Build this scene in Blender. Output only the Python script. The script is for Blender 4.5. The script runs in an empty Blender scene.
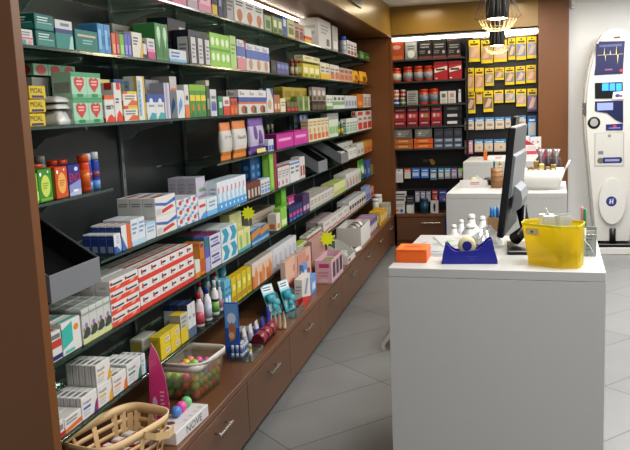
import bpy, bmesh, math, random
import numpy as np
from mathutils import Vector, Matrix
random.seed(7)
scene = bpy.context.scene
COL = scene.collection
PI = math.pi
# ------------------------------------------------------------------ camera model (metres, Z up, floor at 0; shelving runs along +Y)
F, PITCH, YAW, ROLL = 766.97, 0.1518, 0.2388, -0.0427
CAM = np.array([0, 0, 1.6])
_cy, _sy, _cp, _sp = math.cos(YAW), math.sin(YAW), math.cos(PITCH), math.sin(PITCH)
FW = np.array([-_sy*_cp, _cy*_cp, -_sp]); _r = np.array([_cy, _sy, 0]); _u = np.cross(_r, FW)
RT = math.cos(ROLL)*_r + math.sin(ROLL)*_u; UP = -math.sin(ROLL)*_r + math.cos(ROLL)*_u
def at(u, v, axis, val):                     # the point seen at a pixel on a known plane of the room
    d = FW + RT*(u-315)/F + UP*(225-v)/F
    i = 'xyz'.index(axis)
    return Vector(CAM + d*(val-CAM[i])/d[i])
def y_on(u, x, z):                           # Y of the place seen at column u on the line (x, ., z)
    k = (u-315)/F; a = k*FW-RT
    return -(a[0]*(x-CAM[0])+a[2]*(z-CAM[2]))/a[1]
def x_on(u, y, z):
    k = (u-315)/F; a = k*FW-RT
    return -(a[1]*(y-CAM[1])+a[2]*(z-CAM[2]))/a[0]
def ppm(x, y, z): return F/float(np.dot(np.array([x, y, z])-CAM, FW))   # pixels per metre there
cd = bpy.data.cameras.new('camera'); cam = bpy.data.objects.new('camera', cd); COL.objects.link(cam)
cd.sensor_fit = 'HORIZONTAL'; cd.sensor_width = 36; cd.lens = F*36/630; cd.clip_start = .05
cam.matrix_world = Matrix(((RT[0], UP[0], -FW[0], 0), (RT[1], UP[1], -FW[1], 0), (RT[2], UP[2], -FW[2], 1.6), (0, 0, 0, 1)))
scene.camera = cam
# ------------------------------------------------------------------ materials
def lin(h):
    h = h.lstrip('#')
    if len(h) == 3: h = ''.join(c*2 for c in h)
    o = []
    for i in (0, 2, 4):
        c = int(h[i:i+2], 16)/255
        o.append(c/12.92 if c <= .04045 else ((c+.055)/1.055)**2.4)
    return (*o, 1.0)
def mat(name, color='#888', rough=.5, metal=0, spec=.5, emit=None, es=0, attr=False, noise=0, nscale=30, alpha=1):
    m = bpy.data.materials.new(name); m.use_nodes = True
    nt = m.node_tree; b = nt.nodes['Principled BSDF']
    b.inputs['Roughness'].default_value = rough; b.inputs['Metallic'].default_value = metal
    b.inputs['Specular IOR Level'].default_value = spec
    b.inputs['Base Color'].default_value = lin(color)
    if attr:
        a = nt.nodes.new('ShaderNodeVertexColor'); a.layer_name = 'Col'
        nt.links.new(a.outputs['Color'], b.inputs['Base Color'])
    elif noise:
        n = nt.nodes.new('ShaderNodeTexNoise'); n.inputs['Scale'].default_value = nscale; n.inputs['Detail'].default_value = 4
        tc = nt.nodes.new('ShaderNodeTexCoord'); nt.links.new(tc.outputs['Object'], n.inputs['Vector'])
        mx = nt.nodes.new('ShaderNodeMix'); mx.data_type = 'RGBA'
        c = lin(color); mx.inputs['A'].default_value = tuple(x*(1-noise) for x in c[:3])+(1,); mx.inputs['B'].default_value = tuple(min(1, x*(1+noise)) for x in c[:3])+(1,)
        nt.links.new(n.outputs['Fac'], mx.inputs['Factor']); nt.links.new(mx.outputs['Result'], b.inputs['Base Color'])
    if emit: b.inputs['Emission Color'].default_value = lin(emit); b.inputs['Emission Strength'].default_value = es
    return m
def wood(name, c1, c2, rough=.35, scale=(1, 1, 1)):
    m = mat(name, c1, rough); nt = m.node_tree; b = nt.nodes['Principled BSDF']
    tc = nt.nodes.new('ShaderNodeTexCoord'); mp = nt.nodes.new('ShaderNodeMapping'); mp.inputs['Scale'].default_value = scale
    n = nt.nodes.new('ShaderNodeTexNoise'); n.inputs['Scale'].default_value = 3; n.inputs['Detail'].default_value = 6; n.inputs['Distortion'].default_value = .6
    cr = nt.nodes.new('ShaderNodeMix'); cr.data_type = 'RGBA'; cr.inputs['A'].default_value = lin(c1); cr.inputs['B'].default_value = lin(c2)
    nt.links.new(tc.outputs['Object'], mp.inputs['Vector']); nt.links.new(mp.outputs['Vector'], n.inputs['Vector'])
    nt.links.new(n.outputs['Fac'], cr.inputs['Factor']); nt.links.new(cr.outputs['Result'], b.inputs['Base Color'])
    return m
def clear(name, tint='#ffffff', gloss=.06, rough=.03, body=0, bodycol='#ffffff', attr=False):
    m = bpy.data.materials.new(name); m.use_nodes = True; nt = m.node_tree; nt.nodes.clear()
    o = nt.nodes.new('ShaderNodeOutputMaterial'); t = nt.nodes.new('ShaderNodeBsdfTransparent'); t.inputs['Color'].default_value = lin(tint)
    g = nt.nodes.new('ShaderNodeBsdfGlossy'); g.inputs['Roughness'].default_value = rough; g.inputs['Color'].default_value = (.9, .95, .93, 1)
    lw = nt.nodes.new('ShaderNodeLayerWeight'); lw.inputs['Blend'].default_value = .25
    ma = nt.nodes.new('ShaderNodeMath'); ma.operation = 'MULTIPLY_ADD'; ma.inputs[1].default_value = .35; ma.inputs[2].default_value = gloss
    nt.links.new(lw.outputs['Fresnel'], ma.inputs[0])
    mx = nt.nodes.new('ShaderNodeMixShader'); nt.links.new(ma.outputs[0], mx.inputs[0])
    src = t
    if body:
        d0 = nt.nodes.new('ShaderNodeBsdfDiffuse'); d0.inputs['Color'].default_value = lin(bodycol); d1 = nt.nodes.new('ShaderNodeBsdfTranslucent'); d1.inputs['Color'].default_value = lin(bodycol); d = nt.nodes.new('ShaderNodeMixShader'); nt.links.new(d0.outputs[0], d.inputs[1]); nt.links.new(d1.outputs[0], d.inputs[2])
        m2 = nt.nodes.new('ShaderNodeMixShader'); m2.inputs[0].default_value = body
        nt.links.new(t.outputs[0], m2.inputs[1]); nt.links.new(d.outputs[0], m2.inputs[2]); src = m2
    nt.links.new(src.outputs[0], mx.inputs[1]); nt.links.new(g.outputs[0], mx.inputs[2]); nt.links.new(mx.outputs[0], o.inputs[0])
    return m
M = {}
M['card'] = mat('printed_card', rough=.45, attr=True)
M['plastic'] = mat('coloured_plastic', rough=.28, attr=True)
M['foil'] = mat('shiny_foil', rough=.25, metal=.35, attr=True)
M['paint'] = mat('matt_paint', rough=.6, attr=True)
M['lit'] = mat('lit_screen', rough=.2, emit='#4aa0ff', es=1.2, color='#2a70d0')
M['wood'] = wood('walnut_veneer', '#6b4424', '#794f2b', .38, (1.2, 1.2, .35))
M['wood2'] = wood('walnut_drawer', '#644430', '#735139', .34, (1, .35, 2))
M['wood3'] = wood('walnut_worktop', '#6c4932', '#7b553a', .3, (1, .3, 1))
M['gold'] = wood('walnut_veneer_sheen', '#7a5f28', '#947639', .28, (.3, .3, 2))  # brown veneer with the warm sheen of light put into its colour
M['back'] = mat('dark_back_panel', '#303234', .35, noise=.1, nscale=5)
M['black'] = mat('black_panel', '#17181a', .4, noise=.1, nscale=8)
M['wall'] = mat('white_wall_paint', '#dededc', .7, noise=.03, nscale=12)
M['ceil'] = mat('ceiling_paint', '#c9cac6', .8, noise=.03, nscale=9)
M['counter'] = mat('white_lacquer', '#bcbbb8', .42, noise=.015, nscale=20)
M['white'] = mat('white_plastic', '#d8d6d0', .35)
M['metal'] = mat('brushed_metal', '#c4c2bc', .25, metal=.9)
M['grey'] = mat('grey_sheet_metal', '#8b8d92', .4, metal=.3)
M['bracket'] = mat('bracket_metal', '#a3a8a6', .35, metal=.4)
M['darkplastic'] = mat('black_plastic', '#17171a', .35)
M['led'] = mat('led_strip', '#fff', .5, emit='#fff6e6', es=14)
M['led2'] = mat('led_strip_back', '#fff', .5, emit='#fff4e2', es=7)
M['bulb'] = mat('warm_bulb', '#fff', .5, emit='#ffe0b0', es=12)
M['glass'] = clear('shelf_glass', '#dfeee6', .05, .02)
M['glassedge'] = mat('glass_edge', '#26413a', .15, spec=.8)
M['acrylic'] = clear('clear_acrylic', '#f2f6f6', .04, .12, .06, '#dfe6e8')
M['film'] = clear('clear_film', '#f4f6f6', .12, .15, .35, '#dcdcdc')
M['frost'] = clear('frosted_tub', '#faf8f2', .04, .25, .12, '#f6f3ea')
M['yellowtub'] = clear('yellow_tub', '#fff04a', .04, .2, .5, '#f4e034')
M['pinkfilm'] = clear('pink_film', '#ffa0d0', .06, .15, .7, '#f070b2')
# floor: pale grey tiles laid diagonally
def floor_mat():
    m = mat('grey_floor_tile', '#8c8a86', .32); nt = m.node_tree; b = nt.nodes['Principled BSDF']
    tc = nt.nodes.new('ShaderNodeTexCoord'); mp = nt.nodes.new('ShaderNodeMapping')
    mp.inputs['Rotation'].default_value = (0, 0, math.radians(-47)); mp.inputs['Location'].default_value = (.05, .04, 0)
    br = nt.nodes.new('ShaderNodeTexBrick'); br.offset = 0; br.inputs['Scale'].default_value = 1
    br.inputs['Brick Width'].default_value = .9; br.inputs['Row Height'].default_value = .43; br.inputs['Mortar Size'].default_value = .0035; br.inputs['Mortar Smooth'].default_value = .1
    br.inputs['Color1'].default_value = lin('#919292'); br.inputs['Color2'].default_value = lin('#898a8a'); br.inputs['Mortar'].default_value = lin('#605f5d')
    n = nt.nodes.new('ShaderNodeTexNoise'); n.inputs['Scale'].default_value = 2.2; n.inputs['Detail'].default_value = 6
    mx = nt.nodes.new('ShaderNodeMix'); mx.data_type = 'RGBA'; mx.blend_type = 'MULTIPLY'; mx.inputs['Factor'].default_value = 1
    cr = nt.nodes.new('ShaderNodeMapRange'); cr.inputs['To Min'].default_value = .74; cr.inputs['To Max'].default_value = 1.0
    nt.links.new(tc.outputs['Object'], mp.inputs['Vector']); nt.links.new(mp.outputs['Vector'], br.inputs['Vector']); nt.links.new(tc.outputs['Object'], n.inputs['Vector'])
    nt.links.new(n.outputs['Fac'], cr.inputs['Value']); nt.links.new(br.outputs['Color'], mx.inputs['A']); nt.links.new(cr.outputs['Result'], mx.inputs['B'])
    nt.links.new(mx.outputs['Result'], b.inputs['Base Color'])
    return m
M['floor'] = floor_mat()
# ------------------------------------------------------------------ text outlines (built-in font turned into mesh triangles)
_TC = {}
def text_mesh(s):
    if s in _TC: return _TC[s]
    c = bpy.data.curves.new('lettering', 'FONT'); c.body = s; c.resolution_u = 2
    o = bpy.data.objects.new('lettering', c); COL.objects.link(o)
    dg = bpy.context.evaluated_depsgraph_get(); dg.update()
    me = bpy.data.meshes.new_from_object(o.evaluated_get(dg))
    vs = [v.co.copy() for v in me.vertices]; fs = [tuple(p.vertices) for p in me.polygons]
    bpy.data.objects.remove(o); bpy.data.meshes.remove(me); bpy.data.curves.remove(c)
    if vs:
        x0 = min(v.x for v in vs); x1 = max(v.x for v in vs); y0 = min(v.y for v in vs); y1 = max(v.y for v in vs)
        vs = [((v.x-x0)/(x1-x0), (v.y-y0)/(y1-y0)) for v in vs]
    _TC[s] = (vs, fs); return _TC[s]
# ------------------------------------------------------------------ mesh builder with a colour per face
class MB:
    def __init__(s): s.v = []; s.f = []; s.c = []; s.sm = []; s.mi = []
    def add(s, vs, fs, col='#888', smooth=False, mi=0):
        o = len(s.v); s.v += [tuple(v) for v in vs]
        for f in fs: s.f.append(tuple(i+o for i in f)); s.c.append(col); s.sm.append(smooth); s.mi.append(mi)
        return s
    def box(s, x0, x1, y0, y1, z0, z1, col='#888', b=.0012, mi=0):
        b = min(b, .3*min(x1-x0, y1-y0, z1-z0)); lo = (x0, y0, z0); hi = (x1, y1, z1); V = []; I = {}
        for c in range(8):
            for ax in range(3):
                p = [0, 0, 0]
                for k in range(3):
                    up = c >> k & 1; e = hi[k] if up else lo[k]
                    p[k] = e if k == ax else (e-b if up else e+b)
                I[c, ax] = len(V); V.append(p)
        Fc = []
        for ax in range(3):
            i, j = (ax+1) % 3, (ax+2) % 3
            for up in (0, 1):
                q = [I[(up << ax) | (a << i) | (d << j), ax] for a, d in ((0, 0), (1, 0), (1, 1), (0, 1))]
                Fc.append(q if up else q[::-1])
        for ax in range(3):
            i, j = (ax+1) % 3, (ax+2) % 3
            for a in (0, 1):
                for d in (0, 1):
                    c0 = (a << i) | (d << j); c1 = c0 | (1 << ax)
                    q = [I[c0, i], I[c1, i], I[c1, j], I[c0, j]]
                    Fc.append(q if a ^ d else q[::-1])
        for c in range(8):
            q = [I[c, 0], I[c, 1], I[c, 2]]; par = bin(c).count('1') % 2
            Fc.append(q if par else q[::-1])
        return s.add(V, Fc, col, False, mi)
    def prism(s, pts, h0, h1, axis='z', col='#888', smooth=False, mi=0):   # polygon (2D) extruded along an axis
        n = len(pts)
        def P(a, b, h): return (a, b, h) if axis == 'z' else (a, h, b) if axis == 'y' else (h, a, b)
        V = [P(a, b, h0) for a, b in pts]+[P(a, b, h1) for a, b in pts]
        s.add(V, [tuple(range(n))[::-1], tuple(range(n, 2*n))], col, False, mi)
        s.add(V, [(i, (i+1) % n, (i+1) % n+n, i+n) for i in range(n)], col, smooth, mi); return s
    def lathe(s, prof, n=16, c=(0, 0, 0), col='#888', cols=None, sx=1, sy=1, smooth=True, mi=0):
        V = []; k = len(prof)
        for r, z in prof: V += [(c[0]+sx*r*math.cos(2*PI*i/n), c[1]+sy*r*math.sin(2*PI*i/n), c[2]+z) for i in range(n)]
        o = len(s.v); s.v += V
        for j in range(k-1):
            cc = cols[j] if cols else col
            for i in range(n):
                s.f.append((o+j*n+i, o+j*n+(i+1) % n, o+(j+1)*n+(i+1) % n, o+(j+1)*n+i)); s.c.append(cc); s.sm.append(smooth); s.mi.append(mi)
        s.f.append(tuple(o+i for i in range(n))[::-1]); s.c.append(cols[0] if cols else col); s.sm.append(False); s.mi.append(mi)
        s.f.append(tuple(o+(k-1)*n+i for i in range(n))); s.c.append(cols[-1] if cols else col); s.sm.append(False); s.mi.append(mi)
        return s
    def tube(s, pts, r, n=8, col='#888', closed=False, mi=0):
        P = [Vector(p) for p in pts]; N = len(P); o = len(s.v)
        for i, p in enumerate(P):
            a = P[i-1] if (i or closed) else p; b = P[(i+1) % N] if (i < N-1 or closed) else p
            d = (b-a).normalized(); x = d.cross(Vector((0, 0, 1)))
            if x.length < 1e-3: x = d.cross(Vector((1, 0, 0)))
            x.normalize(); y = x.cross(d); rr = r[i] if isinstance(r, (list, tuple)) else r
            s.v += [tuple(p+rr*(math.cos(2*PI*k/n)*x+math.sin(2*PI*k/n)*y)) for k in range(n)]
        for i in range(N if closed else N-1):
            j = (i+1) % N
            for k in range(n):
                s.f.append((o+i*n+k, o+j*n+k, o+j*n+(k+1) % n, o+i*n+(k+1) % n)); s.c.append(col); s.sm.append(True); s.mi.append(mi)
        if not closed:
            for base, rev in ((o, 0), (o+(N-1)*n, 1)):
                q = tuple(base+k for k in range(n)); s.f.append(q[::-1] if rev else q); s.c.append(col); s.sm.append(False); s.mi.append(mi)
        return s
    def ball(s, c, r, n=12, m=8, col='#888', sx=1, sy=1, sz=1, mi=0, colf=None):
        prof = [(max(1e-4, r*math.sin(PI*j/m)), -r*sz*math.cos(PI*j/m)) for j in range(m+1)]
        return s.lathe(prof, n, c, col, [colf(j/m) for j in range(m)] if colf else None, sx, sy, True, mi)
    def decal(s, O, U, V, N, ops, off=.0005):
        O, U, V, N = Vector(O), Vector(U), Vector(V), Vector(N); q = off
        for op in ops:
            k = op[0]; D = N*q; q += .00025
            P = lambda a, b: tuple(O+U*a+V*b+D)
            if k == 'R':
                _, a0, b0, a1, b1, c = op; s.add([P(a0, b0), P(a1, b0), P(a1, b1), P(a0, b1)], [(0, 1, 2, 3)], c)
            elif k == 'E':
                _, a, b, ra, rb, c = op; n = 14; s.add([P(a+ra*math.cos(2*PI*i/n), b+rb*math.sin(2*PI*i/n)) for i in range(n)], [tuple(range(n))], c)
            elif k == 'P':
                _, pts, c = op; s.add([P(*p) for p in pts], [tuple(range(len(pts)))], c)
            elif k == 'T':
                _, t, a0, b0, a1, b1, c = op; vs, fs = text_mesh(t)
                s.add([P(a0+(a1-a0)*x, b0+(b1-b0)*y) for x, y in vs], fs, c)
            elif k == 'L':
                _, a0, b0, a1, b1, n, c = op; h = (b1-b0)/(2*n-1)
                for i in range(n):
                    bb = b1-h*(2*i+1); e = a1-(a1-a0)*(.3 if i % 3 == 2 else .08*(i % 2))
                    s.add([P(a0, bb), P(e, bb), P(e, bb+h), P(a0, bb+h)], [(0, 1, 2, 3)], c)
        return s
    def mesh(s, name, mats):
        me = bpy.data.meshes.new(name); me.from_pydata(s.v, [], s.f)
        at_ = me.color_attributes.new('Col', 'FLOAT_COLOR', 'CORNER')
        cc = {}; buf = []
        for p, c in zip(me.polygons, s.c):
            if c not in cc: cc[c] = lin(c)
            buf += list(cc[c])*p.loop_total
        at_.data.foreach_set('color', buf)
        me.polygons.foreach_set('use_smooth', s.sm); me.polygons.foreach_set('material_index', s.mi)
        for m in (mats if isinstance(mats, (list, tuple)) else [mats]): me.materials.append(M[m] if isinstance(m, str) else m)
        me.update(); return me
    def build(s, name, mats, parent=None, loc=None, rz=0):
        o = bpy.data.objects.new(name, s.mesh(name, mats)); COL.objects.link(o)
        if parent is not None: o.parent = parent
        if loc is not None: o.location = loc
        if rz: o.rotation_euler = (0, 0, rz)
        return o
def tag(o, label, cat, group=None, kind=None):
    o['label'] = label; o['category'] = cat
    if group: o['group'] = group
    if kind: o['kind'] = kind
    return o
def thing(name, label, cat, loc=(0, 0, 0), rz=0, group=None):
    o = bpy.data.objects.new(name, None); o.empty_display_size = .05; COL.objects.link(o)
    o.location = loc; o.rotation_euler = (0, 0, rz); return tag(o, label, cat, group)
def dup(src, loc, label, rz=None, group=None):
    r = src.copy(); COL.objects.link(r); r.location = loc
    if rz is not None: r.rotation_euler = (0, 0, rz)
    r['label'] = label
    if group: r['group'] = group
    for ch in list(src.children):
        c = ch.copy(); COL.objects.link(c); c.parent = r
        for g in list(ch.children): d = g.copy(); COL.objects.link(d); d.parent = c
    return r
def structure(name, mb, mats, label=None):
    o = mb.build(name, mats); o['kind'] = 'structure'
    if label: o['label'] = label
    return o
# ------------------------------------------------------------------ printed cartons: front faces local +X, sides -Y/+Y
def carton_mesh(w, d, h, base, front=(), side=None, top=(), name='carton', m='card'):
    mb = MB(); mb.box(-d/2, d/2, -w/2, w/2, 0, h, base, min(.0015, .06*min(w, d, h)))
    if front: mb.decal((d/2, -w/2, 0), (0, w, 0), (0, 0, h), (1, 0, 0), front)
    sd = front if side is None else side
    if sd: mb.decal((-d/2, -w/2, 0), (d, 0, 0), (0, 0, h), (0, -1, 0), sd)
    if top: mb.decal((d/2, -w/2, h), (0, w, 0), (-d, 0, 0), (0, 0, 1), top)
    return mb.mesh(name, m)
ORD = ['first', 'second', 'third', 'fourth', 'fifth', 'sixth', 'seventh', 'eighth', 'ninth', 'tenth', 'eleventh', 'twelfth']
ZS = [2.077, 1.823, 1.578, 1.342, 1.095, .829, .575]
SHELF = ['top glass shelf', 'second glass shelf', 'third glass shelf', 'fourth glass shelf', 'fifth glass shelf', 'sixth glass shelf', 'lowest glass shelf']
XF = -1.385
XB = -1.70
def place(name, me, loc, rz, label, cat, group=None):
    o = bpy.data.objects.new(name, me); COL.objects.link(o); o.location = loc
    if rz: o.rotation_euler = (0, 0, rz)
    return tag(o, label, cat, group)
def run(S, u0, u1, n, hpx, d, desc, base, front=(), side=None, top=(), nd=1, layers=1, xo=0, zo=0, name='medicine_box', cat='box', tilt=0, m='card', where=None, w=None, skip=None):
    """A run of equal cartons on glass shelf S: n along the shelf, nd deep, in layers."""
    z = ZS[S]+.0006+zo; xf = XF-xo
    ya, yb = y_on(u0, xf, z), y_on(u1, xf, z)
    W = (yb-ya)/n; h = hpx/ppm(xf, ya, z)/layers
    up = 2.318 if S == 0 else ZS[S-1] if not (S == 4 and 2.55 < ya and yb < 3.61) else ZS[2]
    if S == 5 and yb < 2.4: up = 1.02
    h = min(h, (up-.0125-z)/layers); d = min(d, (xf+1.706)/nd)
    if xf-nd*d > -1.6: pass
    bw = (w or W)-.0012; bd = d-.0012; bh = h-.0008
    me = carton_mesh(bw, bd, bh, base, front, side, top, name, m)
    grp = None
    if n*nd*layers > 1: grp = '%ss on the %s' % (desc, SHELF[S])
    for l in range(layers):
        for r in range(nd):
            for i in range(n):
                if skip and skip(i, r, l): continue
                p = []
                if n > 1: p.append(ORD[i]+' along' if n > 2 else ('nearer', 'farther')[i])
                if layers > 1: p.append((['bottom', 'top'] if layers == 2 else ['bottom', 'middle', 'top'] if layers == 3 else ['bottom', 'second', 'third', 'top'])[l]+' layer')
                if nd > 1: p.append(('front' if r == 0 else 'back' if r == nd-1 else ORD[r])+' row')
                lab = desc+(', '+' '.join(p) if p else '')
                tail = where or ('' if 'shelf' in desc else 'on '+SHELF[S])
                if len((lab+' '+tail).split()) > 16: tail = tail.replace('on ', '').replace('glass ', '')
                if len((lab+' '+tail).split()) > 16: lab = lab.replace(' layer', '').replace(' row', '') if len(p) == 3 else lab.replace(' layer', '')
                if len((lab+' '+tail).split()) > 16: print('LONG', desc, '|', lab+' '+tail)
                place(name, me, (xf-d*(r+.5), ya+W*(i+.5), z+h*l), tilt if not tilt else tilt, (lab+(', ' if p else ' ')+tail).strip(' ,'), cat, grp)
    return ya, yb, h
WHT, OFF, GRY, DK = '#e2e0da', '#cfcdc6', '#8f8f90', '#222428'
def tx(c='#777', n=2, a0=.15, b0=.45, a1=.85, b1=.75): return ('L', a0, b0, a1, b1, n, c)
# ================================================================== SETTING
structure('floor', MB().box(-1.8, 3.2, -.6, 8.95, -.05, 0), 'floor', 'pale grey floor of large diagonally laid tiles')
structure('ceiling', MB().box(-1.8, 3.2, -.6, 8.95, 2.64, 2.69), 'ceil', 'plain off-white ceiling')
structure('wall_left', MB().box(-1.8, -1.72, 1.70, 8.95, 0, 2.64), 'back', 'dark panelled wall behind the glass shelves')
structure('wall_back', MB().box(.7105, 3.2, 8.62, 8.95, 0, 2.64), 'wall', 'white painted wall beside the wooden pillar')
structure('wall_rear', MB().box(-1.8, .7095, 8.88, 8.95, 0, 2.64), 'black', 'black wall behind the far shelving')
structure('trim_1', MB().box(-1.75, -1.162, 1.718, 1.754, 0, 2.64), 'wood', 'brown wooden end panel at the near end of the shelves')
structure('trim_2', MB().box(-1.72, -1.162, 8.57, 8.605, 0, 2.32), 'wood', 'brown wooden end panel at the far end of the shelves')
structure('trim_3', MB().box(-1.165, -1.135, 1.754, 8.565, 2.32, 2.64), 'gold', 'wooden fascia above the glass shelves')
structure('trim_4', MB().box(-1.72, -1.1655, 1.754, 8.57, 2.325, 2.35), 'wood', 'wooden soffit above the glass shelves')
structure('trim_5', MB().box(-1.1345, .4075, 8.555, 8.59, 2.345, 2.64), 'gold', 'wooden header above the far shelves, gold sheen painted in')
structure('trim_6', MB().box(.408, .7105, 8.555, 8.88, 0, 2.64), 'wood', 'brown wooden pillar at the end of the far shelves')
structure('trim_7', MB().box(-1.1615, -1.135, 8.565, 8.88, .372, 2.345), 'wood', 'wooden side panel of the far shelves')
structure('trim_8', MB().box(-1.72, -1.215, 1.755, 8.569, 0, .055), 'darkplastic', 'dark recessed plinth under the drawers')
# small white detector high on the white wall
o = MB().box(.735, .775, 8.575, 8.6195, 2.50, 2.585, '#dcdcd8', .004).decal((.735, 8.575, 2.5), (.04, 0, 0), (0, 0, .085), (0, -1, 0), [('E', .5, .35, .2, .1, '#9a9a98')]).build('wall_sensor', 'plastic')
tag(o, 'small white sensor high on the white wall beside the pillar', 'sensor')
# LED strips
t = thing('ceiling_light_strip', 'bright strip light tucked under the wooden soffit above the glass shelves', 'light', (-1.575, 4.1, 2.30))
MB().box(-.012, .012, -2.3, 2.3, .008, .0245, '#bbbbbb').build('housing', 'metal', t)
MB().box(-.011, .011, -2.29, 2.29, -.003, .008).build('diffuser', 'led', t)
t = thing('ceiling_light_strip', 'long white strip light across the top of the far shelves', 'light', (-.365, 8.605, 2.30))
MB().box(-.77, .772, -.012, .012, .012, .03, '#cccccc').build('housing', 'metal', t)
MB().box(-.765, .768, -.016, .014, -.022, .012).build('diffuser', 'led2', t)
MB().tube([(.1, -.02, -.045), (.768, -.02, -.045)], .012, 8).build('rail', 'metal', t)
# dark sign panel on the fascia
ys0, ys1 = 5.75, 6.6
mb = MB().box(-1.1345, -1.118, ys0, ys1, 2.41, 2.62, '#1b1c1f', .003)
mb.decal((-1.118, ys0, 2.41), (0, ys1-ys0, 0), (0, 0, .21), (1, 0, 0), [('R', .03, .12, .97, .95, '#2c3036')]+[('R', .06+.09*i, .15, .09+.09*i, .3+.1*(i % 3), '#6d7276') for i in range(10)])  # grey bars are streak highlights painted on the panel
tag(mb.build('fascia_sign', 'plastic'), 'dark framed panel fixed on the wooden fascia near the ceiling', 'sign')
# drawer units along the left wall
for i in range(9):
    y0 = 1.776+.7545*i; y1 = y0+.7545
    pos = 'nearest the camera' if i == 0 else 'farthest of the row, in the corner' if i == 8 else ORD[i]+' from the near end'
    t = thing('drawer_cabinet', 'low brown wooden drawer unit under the ledge, '+pos, 'cabinet', (-1.45, (y0+y1)/2, .056), 0, 'drawer units along the left wall')
    w = (y1-y0)/2
    MB().box(-.26, .262, -w+.001, w-.001, 0, .275, '#2a1c14').build('carcass', 'wood2', t)
    d = MB().box(.266, .288, -w+.0025, w-.0025, .005, .275).build('drawer', 'wood2', t)
    hd = MB(); hd.tube([(.29, -.06, .215), (.318, -.06, .215)], .004, 6); hd.tube([(.29, .06, .215), (.318, .06, .215)], .004, 6)
    hd.box(.314, .322, -.08, .08, .21, .22, b=.001); h = hd.build('handle', 'metal', d); h['label'] = 'brushed metal bar handle'
tag(MB().box(-1.7195, -1.156, 1.7545, 8.5695, .342, .372, b=.002).build('worktop', 'wood3'), 'long brown wooden ledge on top of the low drawer units', 'worktop')
# slotted wall uprights and glass shelves with brackets
for i in range(10):
    y = min(max(1.776+.7545*i, 1.79), 8.54)
    mb = MB().box(-1.7195, -1.708, y-.012, y+.012, .373, 2.31, '#6f7478', .001)
    for k in range(24): mb.decal((-1.708, y-.012, .45+k*.078), (0, .024, 0), (0, 0, .03), (1, 0, 0), [('R', .4, 0, .6, 1, '#15161a')])
    pos = 'nearest' if i == 0 else 'farthest' if i == 9 else ORD[i]+' from the near end'
    tag(mb.build('slotted_upright', 'paint'), 'thin grey slotted shelf upright on the dark wall, '+pos, 'upright', 'slotted uprights behind the shelves')
def glass_shelf(y0, y1, z, label):
    t = thing('glass_shelf', label, 'shelf', (0, y0, z), 0, 'glass shelves on the dark wall')
    nb = max(1, round((y1-y0)/2.26)); L = (y1-y0)/nb
    for k in range(nb):
        p = MB().box(-1.7, -1.373, k*L+.001, (k+1)*L-.001, -.01, 0, b=.0008).build('glass_pane', 'glass', t)
        MB().box(-1.3729, -1.371, k*L+.001, (k+1)*L-.001, -.01, 0, b=.0004).build('polished_edge', 'glassedge', p)
    for i in range(10):
        y = min(max(1.776+.7545*i, 1.8), 8.53)-y0
        if -.02 < y < y1-y0+.02:
            y = min(max(y, .006), y1-y0-.006)
            b = MB().prism([(-1.7, -.012), (-1.45, -.012), (-1.45, -.022), (-1.52, -.03), (-1.62, -.05), (-1.66, -.085), (-1.7, -.09)], y-.004, y+.004, 'y').box(-1.69, -1.45, y-.016, y+.016, -.0135, -.0105, b=.0005)
            b.build('bracket', 'bracket', t)
for k, z in enumerate(ZS):
    if k == 3:
        glass_shelf(1.76, 2.545, z, 'short fourth glass shelf by the near end panel')
        glass_shelf(3.62, 8.56, z, 'long fourth glass shelf toward the far corner')
    elif k == 4: glass_shelf(2.41, 8.56, z, 'fifth glass shelf from the top along the dark wall')
    else: glass_shelf(1.76, 8.56, z, {0: 'topmost', 1: 'second', 2: 'third', 5: 'sixth', 6: 'lowest'}[k]+' long glass shelf on the dark wall')
# tilted grey metal trays between the shelves
def tray(y0, y1, label, z=1.03):
    t = thing('wall_mounted_tray', label, 'tray', (-1.355, y0, z), 0, 'tilted grey trays'); w = y1-y0
    c, s = math.cos(math.radians(33)), math.sin(math.radians(33)); Ld = .36; H = .09
    def q(a, b): return (-a*c-b*s*0-.0, a*s+b)      # a = along the slope back to the wall, b = upward
    front = MB().box(-.004, 0, 0, w, 0, H, b=.0012); front.build('front_lip', 'grey', t)
    for nm, ya in (('side_panel', .0005), ('side_panel', w-.0035)):
        MB().prism([(-.0045, 0), (-.0045, H), (-.0045-Ld*c, H+Ld*s), (-.0045-Ld*c, Ld*s)], ya, ya+.003, 'y').build(nm, 'grey', t)
    for ya in (.004, w-.0055): MB().prism([(-.009, .006), (-.009, H-.004), (-.009-Ld*.98*c, H-.004+Ld*.98*s), (-.009-Ld*.98*c, .006+Ld*.98*s)], ya, ya+.0015, 'y').build('lining', 'darkplastic', t)
    MB().prism([(-.005, .004), (-.005, .0), (-.005-Ld*c, Ld*s), (-.005-Ld*c, Ld*s+.004)], .004, w-.004, 'y').build('base_panel', 'darkplastic', t)
    MB().prism([(-.005-Ld*c, Ld*s+.004), (-.005-Ld*c, H+Ld*s), (-.008-Ld*c, H+Ld*s), (-.008-Ld*c, Ld*s+.004)], .004, w-.004, 'y').build('back_panel', 'darkplastic', t)
    MB().prism([(-.0055, .0045), (-.0055, H-.006), (-.0055-.002, H-.006), (-.0055-.002, .0045)], .004, w-.004, 'y').build('lining', 'darkplastic', t)
tray(2.065, 2.375, 'grey open tray with black inside, tilted beside the near end panel')
tray(y_on(318.5, -1.355, 1.13), y_on(327.5, -1.355, 1.13), 'grey tilted tray on the fifth glass shelf, nearer of the far two', 1.0958)
tray(y_on(341.5, -1.355, 1.13), y_on(348.5, -1.355, 1.13), 'grey tilted tray on the fifth glass shelf, farther of the far two', 1.0958)
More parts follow.
